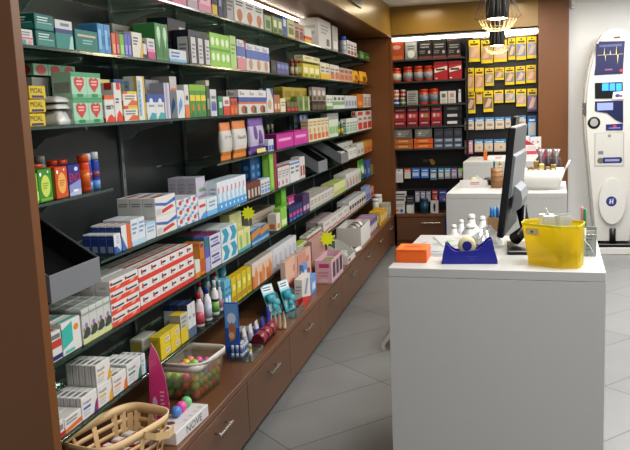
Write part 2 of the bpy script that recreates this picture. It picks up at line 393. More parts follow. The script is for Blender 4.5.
# ================================================================== GOODS ON THE LEFT SHELVES
# ---- top shelf
PINK, TEAL, NAVY, RED, ORG, YEL, GRN, BLU, LBL = '#d98aa2', '#1f7f78', '#27305c', '#c23a36', '#d8692c', '#e0bf35', '#5f9a4a', '#3b62ac', '#7fb1d6'
R = run
R(0, 173, 187, 1, 30, .1, 'pink carton with white text panel', '#d2849b', [('R', .2, .35, .8, .7, '#ecd6dc'), ('T', 'Rilas', .25, .45, .75, .6, '#b04a6a')], name='cosmetic_box')
R(0, 188, 198, 1, 30, .1, 'white carton between two pink cartons', '#cfc9c9', [('R', 0, 0, 1, .3, '#b9a7ad'), tx()], name='cosmetic_box')
R(0, 199, 212, 1, 27, .1, 'pink carton with pale front beside the yellow carton', '#d48ba0', [('R', .12, .3, .88, .75, '#e6b9c5'), tx('#a55570', 3)], name='cosmetic_box')
R(0, 213, 218, 1, 24, .09, 'narrow yellow and black carton', '#d4b23a', [('R', 0, .45, 1, 1, '#2a2a2c')], name='cosmetic_box')
R(0, 219, 223, 1, 22, .09, 'narrow navy carton', '#2b3357', [('R', .2, .5, .8, .8, '#8f97b5')], name='cosmetic_box')
R(0, 224, 234, 1, 25, .1, 'tall grey carton with dark side', '#a9a8a6', [('R', 0, 0, .35, 1, '#35363a'), tx('#666', 3, .4, .4, .95, .8)], name='cosmetic_box')
LEG = [('R', 0, .78, 1, 1, '#3b4d86'), ('E', .5, .35, .28, .25, '#c07a4a'), ('R', .35, .05, .65, .35, '#b86f42'), ('T', 'Bex', .2, .83, .8, .94, '#f0f0f0')]
R(0, 235, 264, 3, 24, .1, 'white orthopaedic carton with orange leg picture', '#d6d3cd', [('E', .5, .35, .28, .25, '#c07a4a'), ('R', .38, .05, .62, .35, '#b86f42'), tx('#555', 2, .15, .72, .85, .9)], name='support_box')
R(0, 265, 272, 1, 16, .08, 'green glass-like pouch carton', '#9fb28c', [('R', .2, .2, .8, .7, '#55703e')], name='pouch_box', cat='pouch box')
R(0, 273, 283, 2, 17, .08, 'olive green carton with pale label', '#7f9455', [('R', .2, .4, .8, .8, '#d8ddbe'), ('R', .2, .1, .8, .3, '#3f5a2e')], name='tea_box')
R(0, 283, 287.5, 1, 20, .08, 'narrow blue carton among green ones', '#36549a', [('R', .2, .5, .8, .85, '#cfd8ea')], name='tea_box')
R(0, 288, 295, 1, 19, .08, 'pale yellow-green carton', '#c5c98c', [('R', .15, .2, .85, .5, '#6b7a3c'), tx('#777')], name='tea_box')
R(0, 295, 304, 2, 17, .08, 'dusty pink carton with brown label', '#c49a92', [('R', .1, .1, .9, .45, '#7a4a40'), tx('#5a3a36')], name='tea_box')
R(0, 305, 312, 1, 15, .08, 'white carton with red and yellow stripe', '#d8d4c8', [('R', 0, .25, 1, .45, '#c8372f'), ('R', 0, .05, 1, .25, '#e2b91f')], name='tea_box')
# a big white carton, grey carton, blue-capped jar, small cartons at the far end
R(0, 319, 331.5, 1, 31, .16, 'large tall white carton under the soffit', '#cfccc8', [tx('#999', 3, .2, .5, .8, .8), ('R', .6, .1, .85, .35, '#5a5a60')], [tx('#aaa', 2)], name='appliance_box')
R(0, 333, 338.5, 1, 25, .12, 'tall slim grey carton beside the large white one', '#a7a7a2', [('R', .15, .1, .85, .4, '#d6d6d2')], name='appliance_box')
R(0, 347.5, 357, 3, 15, .1, 'small white carton with dark print near the far end', '#d2cfcb', [('R', .15, .1, .85, .35, '#8a3f3c'), tx('#555')], name='cosmetic_box')
# jars (lathe) ------------------------------------------------------
def jar(S, u, wpx, hpx, desc, bodyc, capc, label=(), capfrac=.25, name='jar', cat='jar', taper=.96, capr=1.0, xo=0, neck=False, zabs=None, x=None, y=None, parent_kind='lid', mat_='plastic', lab2=None, group=None):
    z = (ZS[S] if S is not None else .372)+.0006 if zabs is None else zabs
    X = (XF-xo-.03) if x is None else x
    yy = y_on(u, X, z) if y is None else y
    s = ppm(X, yy, z); r = wpx/s/2/ .98; h = hpx/s
    t = thing(name, desc, cat, (X, yy, z), 0, group)
    hb = h*(1-capfrac)
    prof = [(r*.9, 0), (r, hb*.06), (r*taper, hb*.72)] + ([(r*.82, hb*.84), (r*.48, hb*.93), (r*.44, hb)] if neck else [(r*taper, hb*.93), (r*.85, hb)])
    mb = MB().lathe(prof, 16, col=bodyc)
    for (a, b, c) in label:
        mb.lathe([(r*(1+.004), hb*a), (r*(1.004), hb*b)], 16, col=c)
    mb.build('body', mat_, t)
    cr = r*(.46 if neck else .93)*capr
    MB().lathe([(cr, 0), (cr, h*capfrac*.85), (cr*.9, h*capfrac-.0003)], 14, (0, 0, hb+.0002), capc).build(parent_kind, 'plastic', t)
    return t
for k, u in enumerate((307.5, 313)):
    jar(0, u, 5, 17 if k else 20, 'small yellow glass jar with dark label, '+('nearer of two', 'farther of two')[k]+' by large white carton', '#cdb93f', '#c9c7b4', [(.2, .6, '#6c4a2c')], .2, xo=.1, y=5.45+.12*k)
jar(0, 343, 7.5, 18, 'white jar with bright blue cap under the soffit', '#d7d7d4', '#2c5cc0', [(.2, .7, '#c9cbd2')], .22)
R(0, 360, 364.5, 1, 8, .06, 'small green carton at the end of the top shelf, nearer one', '#4c7a3c', [('R', .2, .2, .8, .6, '#8fb06a')], name='tea_box')
R(0, 365, 370, 1, 8, .06, 'dark green carton at the very end of the top shelf', '#39602f', [('R', .2, .3, .8, .6, '#7fa05a')], name='tea_box')
# ---- second shelf
R(1, 20, 34, 1, 16, .07, 'white medicine box with pink stripe and teal spot', '#d3d2cd', [('R', 0, .38, 1, .5, '#cf6a96'), tx('#8a8a90', 2, .1, .6, .8, .85), ('R', .05, .05, .45, .33, '#3a9a92'), ('E', .75, .2, .15, .14, '#d8a58c')])
DG = [('R', .06, .1, .94, .4, '#2f8c83'), ('L', .12, .58, .7, .82, 2, '#bfe0da'), ('R', .1, .42, .9, .5, '#9fb9b6')]
R(1, 37, 56, 1, 33, .1, 'dark teal green box in a stack of two', '#14645d', DG, layers=2)
R(1, 57, 74, 1, 29, .09, 'teal box with white top and navy band', '#28887f', [('R', 0, .68, 1, 1, '#cfd0d2'), ('R', 0, .55, 1, .7, '#343a7c'), ('P', [(.7, 0), (1, 0), (1, .5), (.85, .45)], '#a9d0c8'), tx('#7a8088', 1, .3, .8, .8, .9)])
R(1, 76.5, 99, 1, 22, .09, 'wide flat teal box with beige strip', '#1d766c', [('R', .1, .68, .9, .78, '#c9b69a'), ('L', .3, .35, .75, .55, 2, '#7fbab2')])
R(1, 99.5, 112, 2, 30, .08, 'slim blue medicine box', '#4f8fc0', [('R', .05, .15, .5, .8, '#86b9de'), ('R', .55, .3, .95, .6, '#2f6fa8')])
R(1, 113, 117, 1, 22, .06, 'narrow orange tube carton', '#d2714a', [('R', .2, .1, .8, .5, '#e0a184')], name='tube_box')
R(1, 117.2, 120.6, 1, 22, .06, 'narrow red tube carton', '#b8393f', [('R', .2, .1, .8, .5, '#d8868a')], name='tube_box')
R(1, 120.8, 125.3, 1, 22, .06, 'narrow green tube carton', '#6fb23c', [('R', .2, .1, .8, .5, '#a8d488')], name='tube_box')
R(1, 125.5, 132.5, 2, 23, .06, 'narrow violet tube carton', '#5f5fb4', [('R', .2, .1, .8, .5, '#9a9ad6')], name='tube_box')
R(1, 133.2, 143.5, 1, 25.5, .06, 'white carton with yellow corner and bird picture', '#d8d5c6', [('P', [(.7, 0), (1, 0), (1, .9)], '#d6a92f'), tx('#667', 3, .12, .5, .6, .8)])
R(1, 144, 147.6, 1, 15, .05, 'tiny white carton with black foot', '#d0cfcb', [('R', 0, 0, 1, .3, '#2a2a2e')], name='tube_box')
R(1, 148.4, 156, 1, 21, .06, 'white carton fading to pink at the bottom', '#d4ccd0', [('R', 0, 0, 1, .35, '#b8487f'), ('R', 0, .35, 1, .5, '#d49ab8'), tx('#888', 2, .2, .6, .8, .85)])
R(1, 157, 169.5, 2, 37, .1, 'tall green carton with white leaf', '#46854c', [('E', .5, .72, .28, .2, '#b7d8b4'), ('R', .1, .08, .9, .4, '#357540'), ('P', [(.5, .3), (.72, .72), (.28, .72)], '#b7d8b4')], [])
R(1, 115, 155, 3, 36, .09, 'plain grey-beige carton at the back', '#8f8a80', [tx('#6f6b64', 2, .2, .7, .8, .85)], xo=.12, name='spare_box')
R(1, 170, 187, 1, 13, .07, 'low white carton with blue text under dark boxes', '#c9cdd2', [('R', 0, 0, 1, .25, '#7aaed8'), tx('#5a7fae', 2, .1, .4, .6, .8)])
R(1, 171, 187.5, 1, 21, .1, 'black box with white label carrying a larger dark box', '#1d1a20', [('R', .66, .1, .97, .75, '#cfcbc8'), ('R', 0, .8, 1, .97, '#2a2c48')], xo=.085)
R(1, 168, 187.2, 1, 25, .1, 'large plum-black box with white label panel on top', '#2a2028', [('R', .62, .06, .97, .72, '#c8c4c6'), ('R', 0, .78, 1, 1, '#1f2236'), ('L', .68, .15, .9, .6, 4, '#777')], xo=.085, zo=.0985, tilt=.03)
BW = [('R', .3, .04, .95, .8, '#c4c2c4'), ('R', 0, .84, 1, 1, '#23253a'), ('L', .4, .2, .85, .6, 4, '#7d7d86')]
R(1, 190, 211, 3, 34, .08, 'black carton with tall white label', '#1c1b20', BW)
GB = [('E', .25, .75, .16, .12, '#dcebc8'), ('E', .7, .75, .16, .12, '#dcebc8'), ('E', .25, .3, .16, .12, '#dcebc8'), ('E', .7, .3, .16, .12, '#dcebc8'), ('R', 0, .48, 1, .56, '#5d9a30')]
R(1, 211.5, 231, 2, 34, .05, 'lime green blister display pack with white capsules', '#8fc44c', GB, name='blister_pack', cat='pack')
R(1, 231.5, 237.4, 1, 33, .06, 'pale green carton beside the blister packs', '#a9c884', [tx('#6d9a3a', 3)], name='blister_pack', cat='pack')
BEX = [('R', 0, .62, 1, 1, '#cfd0d4'), ('T', 'Bex', .15, .8, .7, .95, '#2b3f86'), ('R', 0, .45, 1, .78, '#4a66ad'), ('E', .5, .25, .25, .2, '#b98a6c'), ('P', [(.75, 1), (1, 1), (1, .55)], '#b3403e')]
R(1, 238, 246.5, 1, 30, .07, 'white and blue carton with red corner', '#d2cfcc', BEX+[('R', 0, 0, 1, .4, '#c9838c')], name='support_box')
R(1, 247.2, 270, 3, 27, .07, 'white and blue orthopaedic carton with leg photo', '#cfccc8', BEX[:4], name='support_box')
R(1, 271.5, 277, 1, 13, .06, 'small black carton beside violet-blue ones', '#191a20', [('R', .2, .3, .8, .6, '#3a3c48')], name='tube_box')
R(1, 277.5, 289, 3, 12.5, .06, 'small violet-blue carton', '#4a5488', [('R', .1, .5, .9, .8, '#7d88b8')], name='tube_box')
for k, u in enumerate((292, 296.3, 300.6)):
    jar(1, u, 3.7, 17, 'slim brown bottle with red cap, %s of three' % ('nearest', 'middle', 'farthest')[k], '#6b3a22', '#a8483c', [(.2, .7, '#c7b79a')], .2, 'brown_bottle', 'bottle')
R(1, 303.5, 320, 3, 14, .08, 'yellow carton with pale label', '#cfbf45', [('R', .15, .35, .85, .75, '#e4dfb8'), ('R', .15, .05, .85, .25, '#6e8a34')], layers=1, name='herbal_box')
R(1, 303.5, 320, 2, 6, .07, 'flat cream carton laid over yellow cartons', '#d8d3a8', [tx('#8a8458', 2)], zo=.118, name='herbal_box')
R(1, 320.8, 330, 2, 17, .07, 'white and yellow carton beside a row of yellow ones', '#d6d0b4', [('R', 0, 0, 1, .35, '#d6b038'), tx()], name='herbal_box')
R(1, 330.5, 339.5, 2, 16, .07, 'white carton with orange block', '#d0c8bc', [('R', .1, .1, .9, .45, '#c9764a'), tx()], name='herbal_box')
R(1, 340, 353, 3, 14, .08, 'beige-orange carton in a pair of layers', '#c2a490', [('R', .1, .15, .9, .5, '#b5704e'), tx('#8a6a5c', 1, .15, .65, .85, .85)], layers=1, name='herbal_box')
def pouch(S, u0, u1, hpx, label, top, mid, bot, extra=(), name='snack_pouch', cat='pouch', xo=.01, zo=0):
    z = ZS[S]+.0006+zo; xf = XF-xo-.03; xp = XF-.03 if S == 3 else XF-.002; ya, yb = y_on(u0, xp, z), y_on(u1, xp, z); w = yb-ya; h = hpx/ppm(xf, ya, z)
    mb = MB(); rows = 9; V = []
    for i in range(rows+1):
        f = i/rows; dth = .028*math.sin(PI*min(1, (1-f)*1.15+.02))**.6*(1-f*.75)+.0015; ww = w/2*(1-.1*f*(1-f)*2)
        for (a, b) in ((dth, -ww*.8), (dth*1.1, 0), (dth, ww*.8), (0, ww), (-dth, ww*.8), (-dth*1.1, 0), (-dth, -ww*.8), (0, -ww)): V.append((a, b, h*f))
    o = 0
    for i in range(rows):
        c = bot if i < 2 else top if i >= 7 else mid
        mb.add([V[i*8+j] for j in range(8)]+[V[i*8+8+j] for j in range(8)], [(j, (j+1) % 8, 8+(j+1) % 8, 8+j) for j in range(8)], c, True)
    mb.add(V[:8], [tuple(range(8))[::-1]], bot); mb.add(V[-8:], [tuple(range(8))], top)
    if extra: mb.decal((.034, -w*.4, 0), (0, w*.8, 0), (-.028, 0, h), (1, 0, .2), extra, .001)
    o = mb.build(name, 'card'); o.location = (xf, (ya+yb)/2, z); tag(o, label, cat); return o
pouch(1, 355, 361.5, 13, 'yellow sweet pouch with orange print, nearer of two at shelf end', '#d8a92c', '#d9b12e', '#c67a26', [('E', .5, .5, .25, .2, '#a8382c')])
pouch(1, 362.5, 370, 13, 'orange-yellow sweet pouch at the very end of the second shelf', '#d99a2a', '#d8a62c', '#c06a22', [('E', .5, .45, .25, .2, '#7a5a1c')])
# ---- third shelf
for k, (ua, ub) in enumerate(((24.5, 41), (26, 43), (28.5, 46))):
    R(2, 30, 46.5, 1, 13.2, .09, 'yellow box with black lettering and violet bar, %s of the three stacked' % ('lowest', 'middle', 'topmost')[k], '#d9bd27', [('T', 'MOAL', .08, .42, .82, .85, '#1d1d30'), ('R', .12, .08, .85, .26, '#3a2f6e')], [('R', .1, .2, .9, .4, '#3a2f6e')], zo=.0425*k, xo=.004*k)
HEART = [('R', 0, .82, 1, 1, '#4f9f72'), ('R', 0, 0, 1, .14, '#77b894'), ('P', [(.5, .22), (.8, .5), (.83, .72), (.68, .82), (.5, .74), (.32, .82), (.17, .72), (.2, .5)], '#c8403f'), ('L', .3, .5, .7, .68, 2, '#e6b8b0'), ('R', .3, .03, .7, .16, '#2f8a55')]
R(2, 75, 104, 2, 52, .075, 'pale green soap box with red heart', '#a8cdb2', HEART, [('R', .1, .2, .9, .6, '#9a9a94')], layers=2, name='soap_box')
R(2, 34, 76, 3, 24, .07, 'lower soap box behind white foil packs', '#a9aaa4', HEART, xo=.1, name='soap_box')
R(2, 34, 76, 3, 23, .07, 'grey soap box with barcode side', '#9b9a94', [('R', .2, .15, .55, .6, '#55565a'), ('L', .62, .2, .9, .5, 3, '#77777a')], xo=.1, zo=.0845, name='soap_box')
R(2, 34, 76, 3, 12, .07, 'topmost soap box with red heart lying flat', '#7fae92', [('E', .5, .5, .35, .42, '#b53c3c')], xo=.1, zo=.166, name='soap_box')
def foil(u0, u1, z, h, label, seed):
    rnd = random.Random(seed); xf = XF-.05; ya, yb = y_on(u0, xf, z), y_on(u1, xf, z); w = yb-ya; n = 9
    mb = MB(); top = []; bot = []
    for i in range(n+1):
        for j in range(n+1):
            a, b = i/n, j/n; e = min(1, 4*min(a, 1-a, b, 1-b)+.1)
            top.append((-.035+.07*a, -w/2+w*b, h*(e**.5)*(.8+.2*rnd.random()))); bot.append((-.035+.07*a, -w/2+w*b, .0))
    idx = lambda i, j: i*(n+1)+j
    fs = [(idx(i, j), idx(i+1, j), idx(i+1, j+1), idx(i, j+1)) for i in range(n) for j in range(n)]
    N = (n+1)**2; V = top+bot; fs2 = fs+[tuple(N+k for k in f[::-1]) for f in fs]
    ring = [idx(i, 0) for i in range(n)]+[idx(n, j) for j in range(n)]+[idx(i, n) for i in range(n, 0, -1)]+[idx(0, j) for j in range(n, 0, -1)]
    fs2 += [(ring[k], ring[k-1], ring[k-1]+N, ring[k]+N) for k in range(len(ring))]
    mb.add(V, fs2, '#dad9d4', True); o = mb.build('soap_packet', 'plastic'); o.location = (xf, (ya+yb)/2, z); tag(o, label, 'packet')
zt = ZS[2]+.0006
foil(50, 66, zt, .05, 'large crumpled white packet lying in front of the soap boxes', 3)
foil(47, 66, zt+.052, .02, 'flat white packet lying on the large crumpled one', 4)
foil(46, 68, zt+.074, .022, 'topmost flat white packet beside the yellow boxes', 5)
FIRE = [('P', [(.05, 0), (1, 0), (1, .14), (.6, .3), (.3, .2)], '#d8452a'), ('L', .15, .48, .6, .6, 2, '#444a58'), ('R', .35, .82, .85, 1, '#c8332c')]
R(2, 106.3, 115.8, 1, 27, .06, 'white medicine box with orange top and red flash', '#d5d2cc', FIRE[:2]+[('R', 0, .85, 1, 1, '#d8622a'), ('T', 'HOXCTO', .08, .5, .92, .64, '#3a4150')])
R(2, 116.2, 123.5, 1, 39, .06, 'tall white medicine box with red top and red flash', '#d7d4ce', FIRE)
R(2, 100, 113, 1, 43, .07, 'grey-beige box standing behind white medicine boxes', '#968f84', [('R', 0, .85, 1, 1, '#cfc07a'), ('R', .15, .35, .8, .6, '#7d4a44')], xo=.075, name='spare_box')
R(2, 117, 140, 3, 42, .07, 'tall grey and blue box at the back of the third shelf', '#8b897f', [('R', 0, .88, 1, 1, '#3d5f96'), tx('#6a6860', 3)], xo=.1, name='spare_box')
YS = [('R', 0, .82, 1, 1, '#dfc23c'), ('P', [(.25, .05), (1, .05), (1, .35), (.6, .42)], '#d8642c'), tx('#7c7c84', 2, .1, .45, .85, .72), ('R', 0, .82, .3, 1, '#d85a2c')]
R(2, 125, 138.8, 1, 30, .065, 'white and yellow ointment box with orange sweep', '#dcd9cc', YS, layers=2)
R(2, 139.6, 147, 1, 44, .06, 'tall white box with yellow edge and blue writing', '#d5d6d2', [('R', .78, 0, 1, 1, '#cfae3a'), ('R', .1, .1, .45, .9, '#8fb0c8'), ('L', .2, .2, .3, .8, 6, '#3d6a9a')])
BT = [('R', 0, .68, 1, 1, '#31549a'), ('E', .5, .72, .2, .12, '#d3d8dc'), ('P', [(.15, .02), (1, .02), (1, .24), (.5, .28)], '#3fa2a8'), tx('#8a98a8', 1, .2, .5, .8, .58)]
R(2, 148, 165.5, 2, 26, .06, 'white box with blue shoulders and teal sweep', '#d3d4d2', BT)
R(2, 148, 162, 2, 40, .06, 'plain grey box behind the teal sweep boxes', '#8d8e92', [tx('#77787c')], xo=.065, name='spare_box')
R(2, 166, 171.5, 1, 36, .07, 'tall lilac-white box with stripes', '#c2bdca', [('R', .3, 0, .5, 1, '#a49ab6'), ('R', .7, 0, .85, 1, '#d5d2da')], [('R', 0, 0, 1, 1, '#a5a1ab')])
R(2, 172, 179, 1, 42, .09, 'tall grey-sided box with orange label', '#b7b2b0', [('R', .15, .55, .85, .72, '#cc6a3a'), tx('#77706e', 4, .2, .1, .8, .5)], [('R', 0, 0, 1, 1, '#8f8a8a')], xo=.02)
R(2, 178.5, 185.5, 1, 28, .035, 'white box with blue wave in front of grey-sided box', '#d2d3d3', [('P', [(.1, .1), (.8, .5), (.5, .75), (.2, .5)], '#5f93c4'), ('R', .7, .2, 1, .9, '#cfd2d6')], xo=-.016)
R(2, 186, 190.5, 1, 33, .05, 'slim white box with orange foot', '#d0cdc9', [('R', 0, 0, 1, .4, '#d47a44'), ('E', .5, .6, .3, .08, '#6a3a52')])
GP = [('R', 0, .82, 1, 1, '#7fae38'), ('P', [(.15, 0), (.5, .45), (.85, 0)], '#2f7a4a'), ('R', .05, .5, .95, .68, '#d8c63c'), ('E', .5, .3, .15, .12, '#d77a3a')]
R(2, 191, 207, 3, 33, .05, 'bright green garden-care pack with yellow band', '#4f8f3c', GP, name='plant_pack', cat='pack')
R(2, 207.6, 211, 1, 36, .05, 'tall dark green slim carton with pale cap', '#39503c', [('R', 0, .85, 1, 1, '#b9b3a2'), ('R', .2, .2, .8, .5, '#8aa08a')], name='tube_box')
R(2, 211.6, 217.6, 1, 27, .05, 'white and violet slim carton', '#c9c8cc', [('R', .1, .2, .9, .5, '#5a5fa8'), tx()], name='tube_box')
R(2, 219.2, 223.6, 1, 20, .05, 'green toothpaste carton', '#2c7a55', [('R', .2, .4, .8, .7, '#b8d8c4')], name='tube_box')
R(2, 224.2, 230.5, 1, 19, .05, 'white carton with red lower half', '#d6cfc9', [('R', 0, 0, 1, .5, '#c8493a'), ('R', .2, .6, .8, .8, '#9a7070')], name='tube_box')
R(2, 231.2, 238, 2, 17, .05, 'orange-red low carton', '#c4502f', [('R', .15, .1, .85, .45, '#d97a3a'), ('R', .15, .6, .6, .85, '#6a2a22')], name='tube_box')
BX2 = [('R', 0, .66, 1, 1, '#d3d2ce'), ('T', 'Bex', .15, .78, .6, .93, '#2f3c6e'), ('R', 0, .5, 1, .7, '#3f569c'), ('R', 0, .42, 1, .5, '#d0743c'), ('E', .5, .2, .3, .17, '#a7643c'), ('R', .55, .04, .8, .3, '#56433c')]
R(2, 239.5, 267, 3, 25, .07, 'white and blue support carton with brown knee photo', '#cfccc6', BX2, name='support_box')
R(2, 267.6, 274, 1, 24.5, .05, 'white carton with diagonal blue corner, leaning over', '#cfccc8', [('P', [(.5, 1), (1, 1), (1, .5)], '#3f62a8'), ('E', .4, .35, .3, .2, '#b89a84')], name='support_box')
R(2, 274.6, 280.5, 2, 18, .06, 'brown and white slim carton', '#a86a48', [('R', .2, .2, .8, .5, '#d8c8b8')], name='tube_box')
R(2, 281, 286, 1, 14, .05, 'cream slim carton', '#d6cfb0', [tx('#8a8468')], name='tube_box')
R(2, 287, 298.5, 3, 10.5, .05, 'low dark red and green carton in front of yellow ones', '#7a2f2a', [('R', .1, .5, .9, .9, '#54743a'), ('R', .2, .1, .8, .35, '#c83a38')], name='tea_box')
R(2, 284, 310, 3, 25, .07, 'large yellow and green carton', '#a8963c', [('R', 0, 0, 1, .5, '#5d8a3c'), ('R', .15, .6, .85, .85, '#8a7a2c')], xo=.055, name='tea_box')
R(2, 299, 310, 2, 15, .05, 'green carton with beige edge', '#6a8a4a', [('R', .75, 0, 1, 1, '#c8b890'), ('R', .1, .2, .6, .7, '#46703a')], name='tea_box')
R(2, 312.5, 326, 3, 8, .06, 'dark brown display carton holding sachets', '#3a3028', [('R', .1, .2, .9, .7, '#6a5a44')], name='sachet_box')
R(2, 312.5, 326, 3, 14.5, .03, 'silver-brown sachet standing in the dark display carton', '#8f857c', [('E', .5, .6, .3, .2, '#c9c2ba'), ('R', .2, .1, .8, .35, '#5a4a3c')], zo=.069, xo=.012, name='sachet', cat='sachet')
R(2, 327, 333, 2, 14.5, .06, 'tall white carton with green foot', '#cfd3c6', [('R', 0, 0, 1, .25, '#7aa86a'), tx('#888')], name='medicine_box')
R(2, 333.5, 345, 3, 14, .08, 'white carton with green band on the third shelf', '#c9ccc2', [('R', 0, .3, 1, .55, '#7ca07a'), tx('#666', 1, .2, .65, .8, .85)], layers=1)
R(2, 345.5, 357, 4, 13, .06, 'grey-white carton with blue print near the far end', '#bfc1c2', [('R', .2, .2, .8, .6, '#7f88a8')])
R(2, 357.5, 363.5, 1, 14, .06, 'orange carton near the end of the third shelf', '#c8732c', [('R', .2, .2, .8, .45, '#dba25c')])
R(2, 364, 371, 2, 13.5, .06, 'white carton at the end of the third shelf', '#c5c1bc', [('R', .1, .1, .9, .4, '#a88a84'), tx()])
# ---- fourth shelf, short piece
R(3, 33, 40, 1, 31, .05, 'lime green drink carton by the end panel', '#8fb83a', [('R', 0, .1, 1, .4, '#c6d870')], name='sachet_box')
FR = lambda a, b: [('E', .5, .48, .34, .34, a), ('L', .28, .4, .72, .58, 3, b), ('R', .05, .04, .95, .12, b), ('E', .15, .85, .08, .06, '#ffffff'), ('E', .7, .9, .06, .04, '#e8e8e8')]
R(3, 40.6, 54, 1, 33.5, .055, 'bright green fruit drink carton with yellow oval', '#3f8f2c', FR('#cdd764', '#7fae3a'), [('R', .1, .1, .9, .9, '#4f9a35')], name='sachet_box')
R(3, 57.5, 69.5, 1, 32, .055, 'orange fruit drink carton with yellow oval', '#cf5320', FR('#e6b25c', '#c8642c'), [('R', .1, .1, .9, .9, '#8a9a3a')], name='sachet_box')
ENO = [('R', 0, 0, 1, .35, '#b9bcd8'), ('P', [(0, .35), (1, .5), (1, .2), (0, .1)], '#8d95c8'), ('T', 'ENO', .06, .46, .94, .72, '#d03038'), ('E', .65, .85, .16, .07, '#cfd3ea'), ('R', .3, .12, .7, .2, '#e6e8f2')]
R(3, 70.3, 82, 1, 31.5, .055, 'violet-blue antacid carton with red lettering', '#2c2f86', ENO, [('R', .1, .1, .9, .9, '#35358a')], name='sachet_box')
OL = [(.15, .8, '#d8742c')]
for k, u in enumerate((43, 55, 67)):
    jar(3, u, 13, 33, y=2.17+.105*k, desc='orange bottle with orange cap, %s of the back row' % ('nearest', 'middle', 'farthest')[k], bodyc='#d2481e', capc='#c2481f', label=OL, capfrac=.2, name='effervescent_bottle', cat='bottle', xo=.09)
jar(3, 81.5, 13, 33, 'orange bottle with orange cap behind the antacid carton', '#d2481e', '#c2481f', OL, .2, 'effervescent_bottle', 'bottle', xo=.068, y=2.395)
jar(3, 85.3, 11.5, 36, 'orange bottle with orange cap beside the blue bottles', '#d8491c', '#d0561f', [(.15, .75, '#d86a28')], .2, 'effervescent_bottle', 'bottle', xo=.012)
for k, u in enumerate((95.3, 103.2)):
    jar(3, u, 9, 36.5, 'blue bottle with white cap, %s of two' % ('nearer', 'farther')[k], '#3350a8', '#c9ccd0', [(.0, .3, '#6f9ad0'), (.4, .62, '#8a4a6e')], .2, 'effervescent_bottle', 'bottle', xo=.012, y=2.468+.052*k)
for k, u in enumerate((60, 70, 80)):
    jar(3, u, 11, 35, 'pale capped bottle, %s of the last row by the dark wall' % ('nearest', 'middle', 'farthest')[k], '#9a9690', '#b9b6ae', [], .2, 'effervescent_bottle', 'bottle', xo=.2, y=2.25+.11*k)
# ---- fourth shelf, long piece
pouch(3, 222.5, 233, 38, 'white and orange snack pouch, nearer of two', '#cf7a3a', '#c8c3bc', '#cf7d35', [('T', 'Jabon', .15, .55, .85, .66, '#4a4c58')])
pouch(3, 234.5, 248, 37, 'white and orange snack pouch beside the purple one', '#cf7a3a', '#ccc7c0', '#d07f36', [('T', 'Nabon', .15, .5, .85, .62, '#4a4c58')])
pouch(3, 250, 265.5, 36, 'purple and white snack pouch with leaf pattern', '#6f4a98', '#b6aec4', '#7d58a4', [('E', .3, .6, .14, .2, '#5a3a8a'), ('E', .65, .45, .14, .22, '#5a3a8a'), ('R', .15, .02, .85, .14, '#d8c878')])
R(3, 269, 274, 2, 12, .05, 'small white and blue carton beside the purple pouch', '#c4c9d4', [('R', .1, .1, .9, .5, '#3a5aa8')], name='tube_box')
for k, u in enumerate((268.5, 272.5)):
    jar(3, u, 4, 24, 'dark slim bottle with pale cap, %s of two behind blue cartons' % ('nearer', 'farther')[k], '#26282c', '#8f8a7c', [], .25, 'brown_bottle', 'bottle', xo=.075)
MG = [('R', 0, .9, 1, 1, '#a82a80'), ('L', .1, .5, .85, .68, 1, '#e39acb')]
R(3, 277, 294, 1, 15.5, .08, 'magenta carton, nearer of two', '#b83290', MG, [('R', 0, 0, 1, 1, '#7a2460')], name='cosmetic_box')
R(3, 294.6, 308, 1, 15, .08, 'magenta carton, farther of two', '#bd3a94', MG, name='cosmetic_box')
R(3, 301, 308.5, 2, 27, .05, 'tall white and blue carton behind the magenta ones', '#b9c0cc', [('R', .5, 0, 1, 1, '#4f78b8'), tx()], xo=.085, name='cosmetic_box')
R(3, 309.2, 329, 5, 23, .06, 'cream carton with orange picture', '#cfc6ac', [('R', .15, .1, .85, .35, '#c9683a'), ('R', .2, .4, .5, .6, '#b8863c'), tx('#b0905a', 2, .1, .7, .9, .9)], name='herbal_box')
R(3, 329.6, 338.5, 3, 18, .06, 'white and green carton', '#c3cdb8', [('R', .1, .2, .9, .6, '#82ac72')], name='herbal_box')
R(3, 328, 339, 1, 23.5, .06, 'tall grey carton behind white and green ones', '#9fa2a2', [tx('#7a7c7c', 2)], xo=.065, name='spare_box')
for k, u in enumerate((341, 344.5)):
    jar(3, u, 3.3, 14, 'small green bottle with yellow label, %s of two' % ('nearer', 'farther')[k], '#5a7a4a', '#b9bcae', [(.2, .6, '#cfae3a')], .25, 'brown_bottle', 'bottle', y=6.86+.15*k)
R(3, 347, 357.5, 4, 15, .06, 'pale green-white carton', '#c4cfc4', [('R', .1, .1, .9, .4, '#8fae94'), tx()], name='herbal_box')
R(3, 358, 372, 3, 15.5, .06, 'red and white carton', '#c9c0ba', [('R', .1, .1, .9, .55, '#b8463c'), tx('#777', 1, .2, .7, .8, .85)], layers=1, name='herbal_box')
R(3, 357, 372, 2, 5, .06, 'red and white carton lying on top', '#c9bdb6', [('R', .1, .1, .7, .8, '#b0483e')], zo=.153, name='herbal_box')
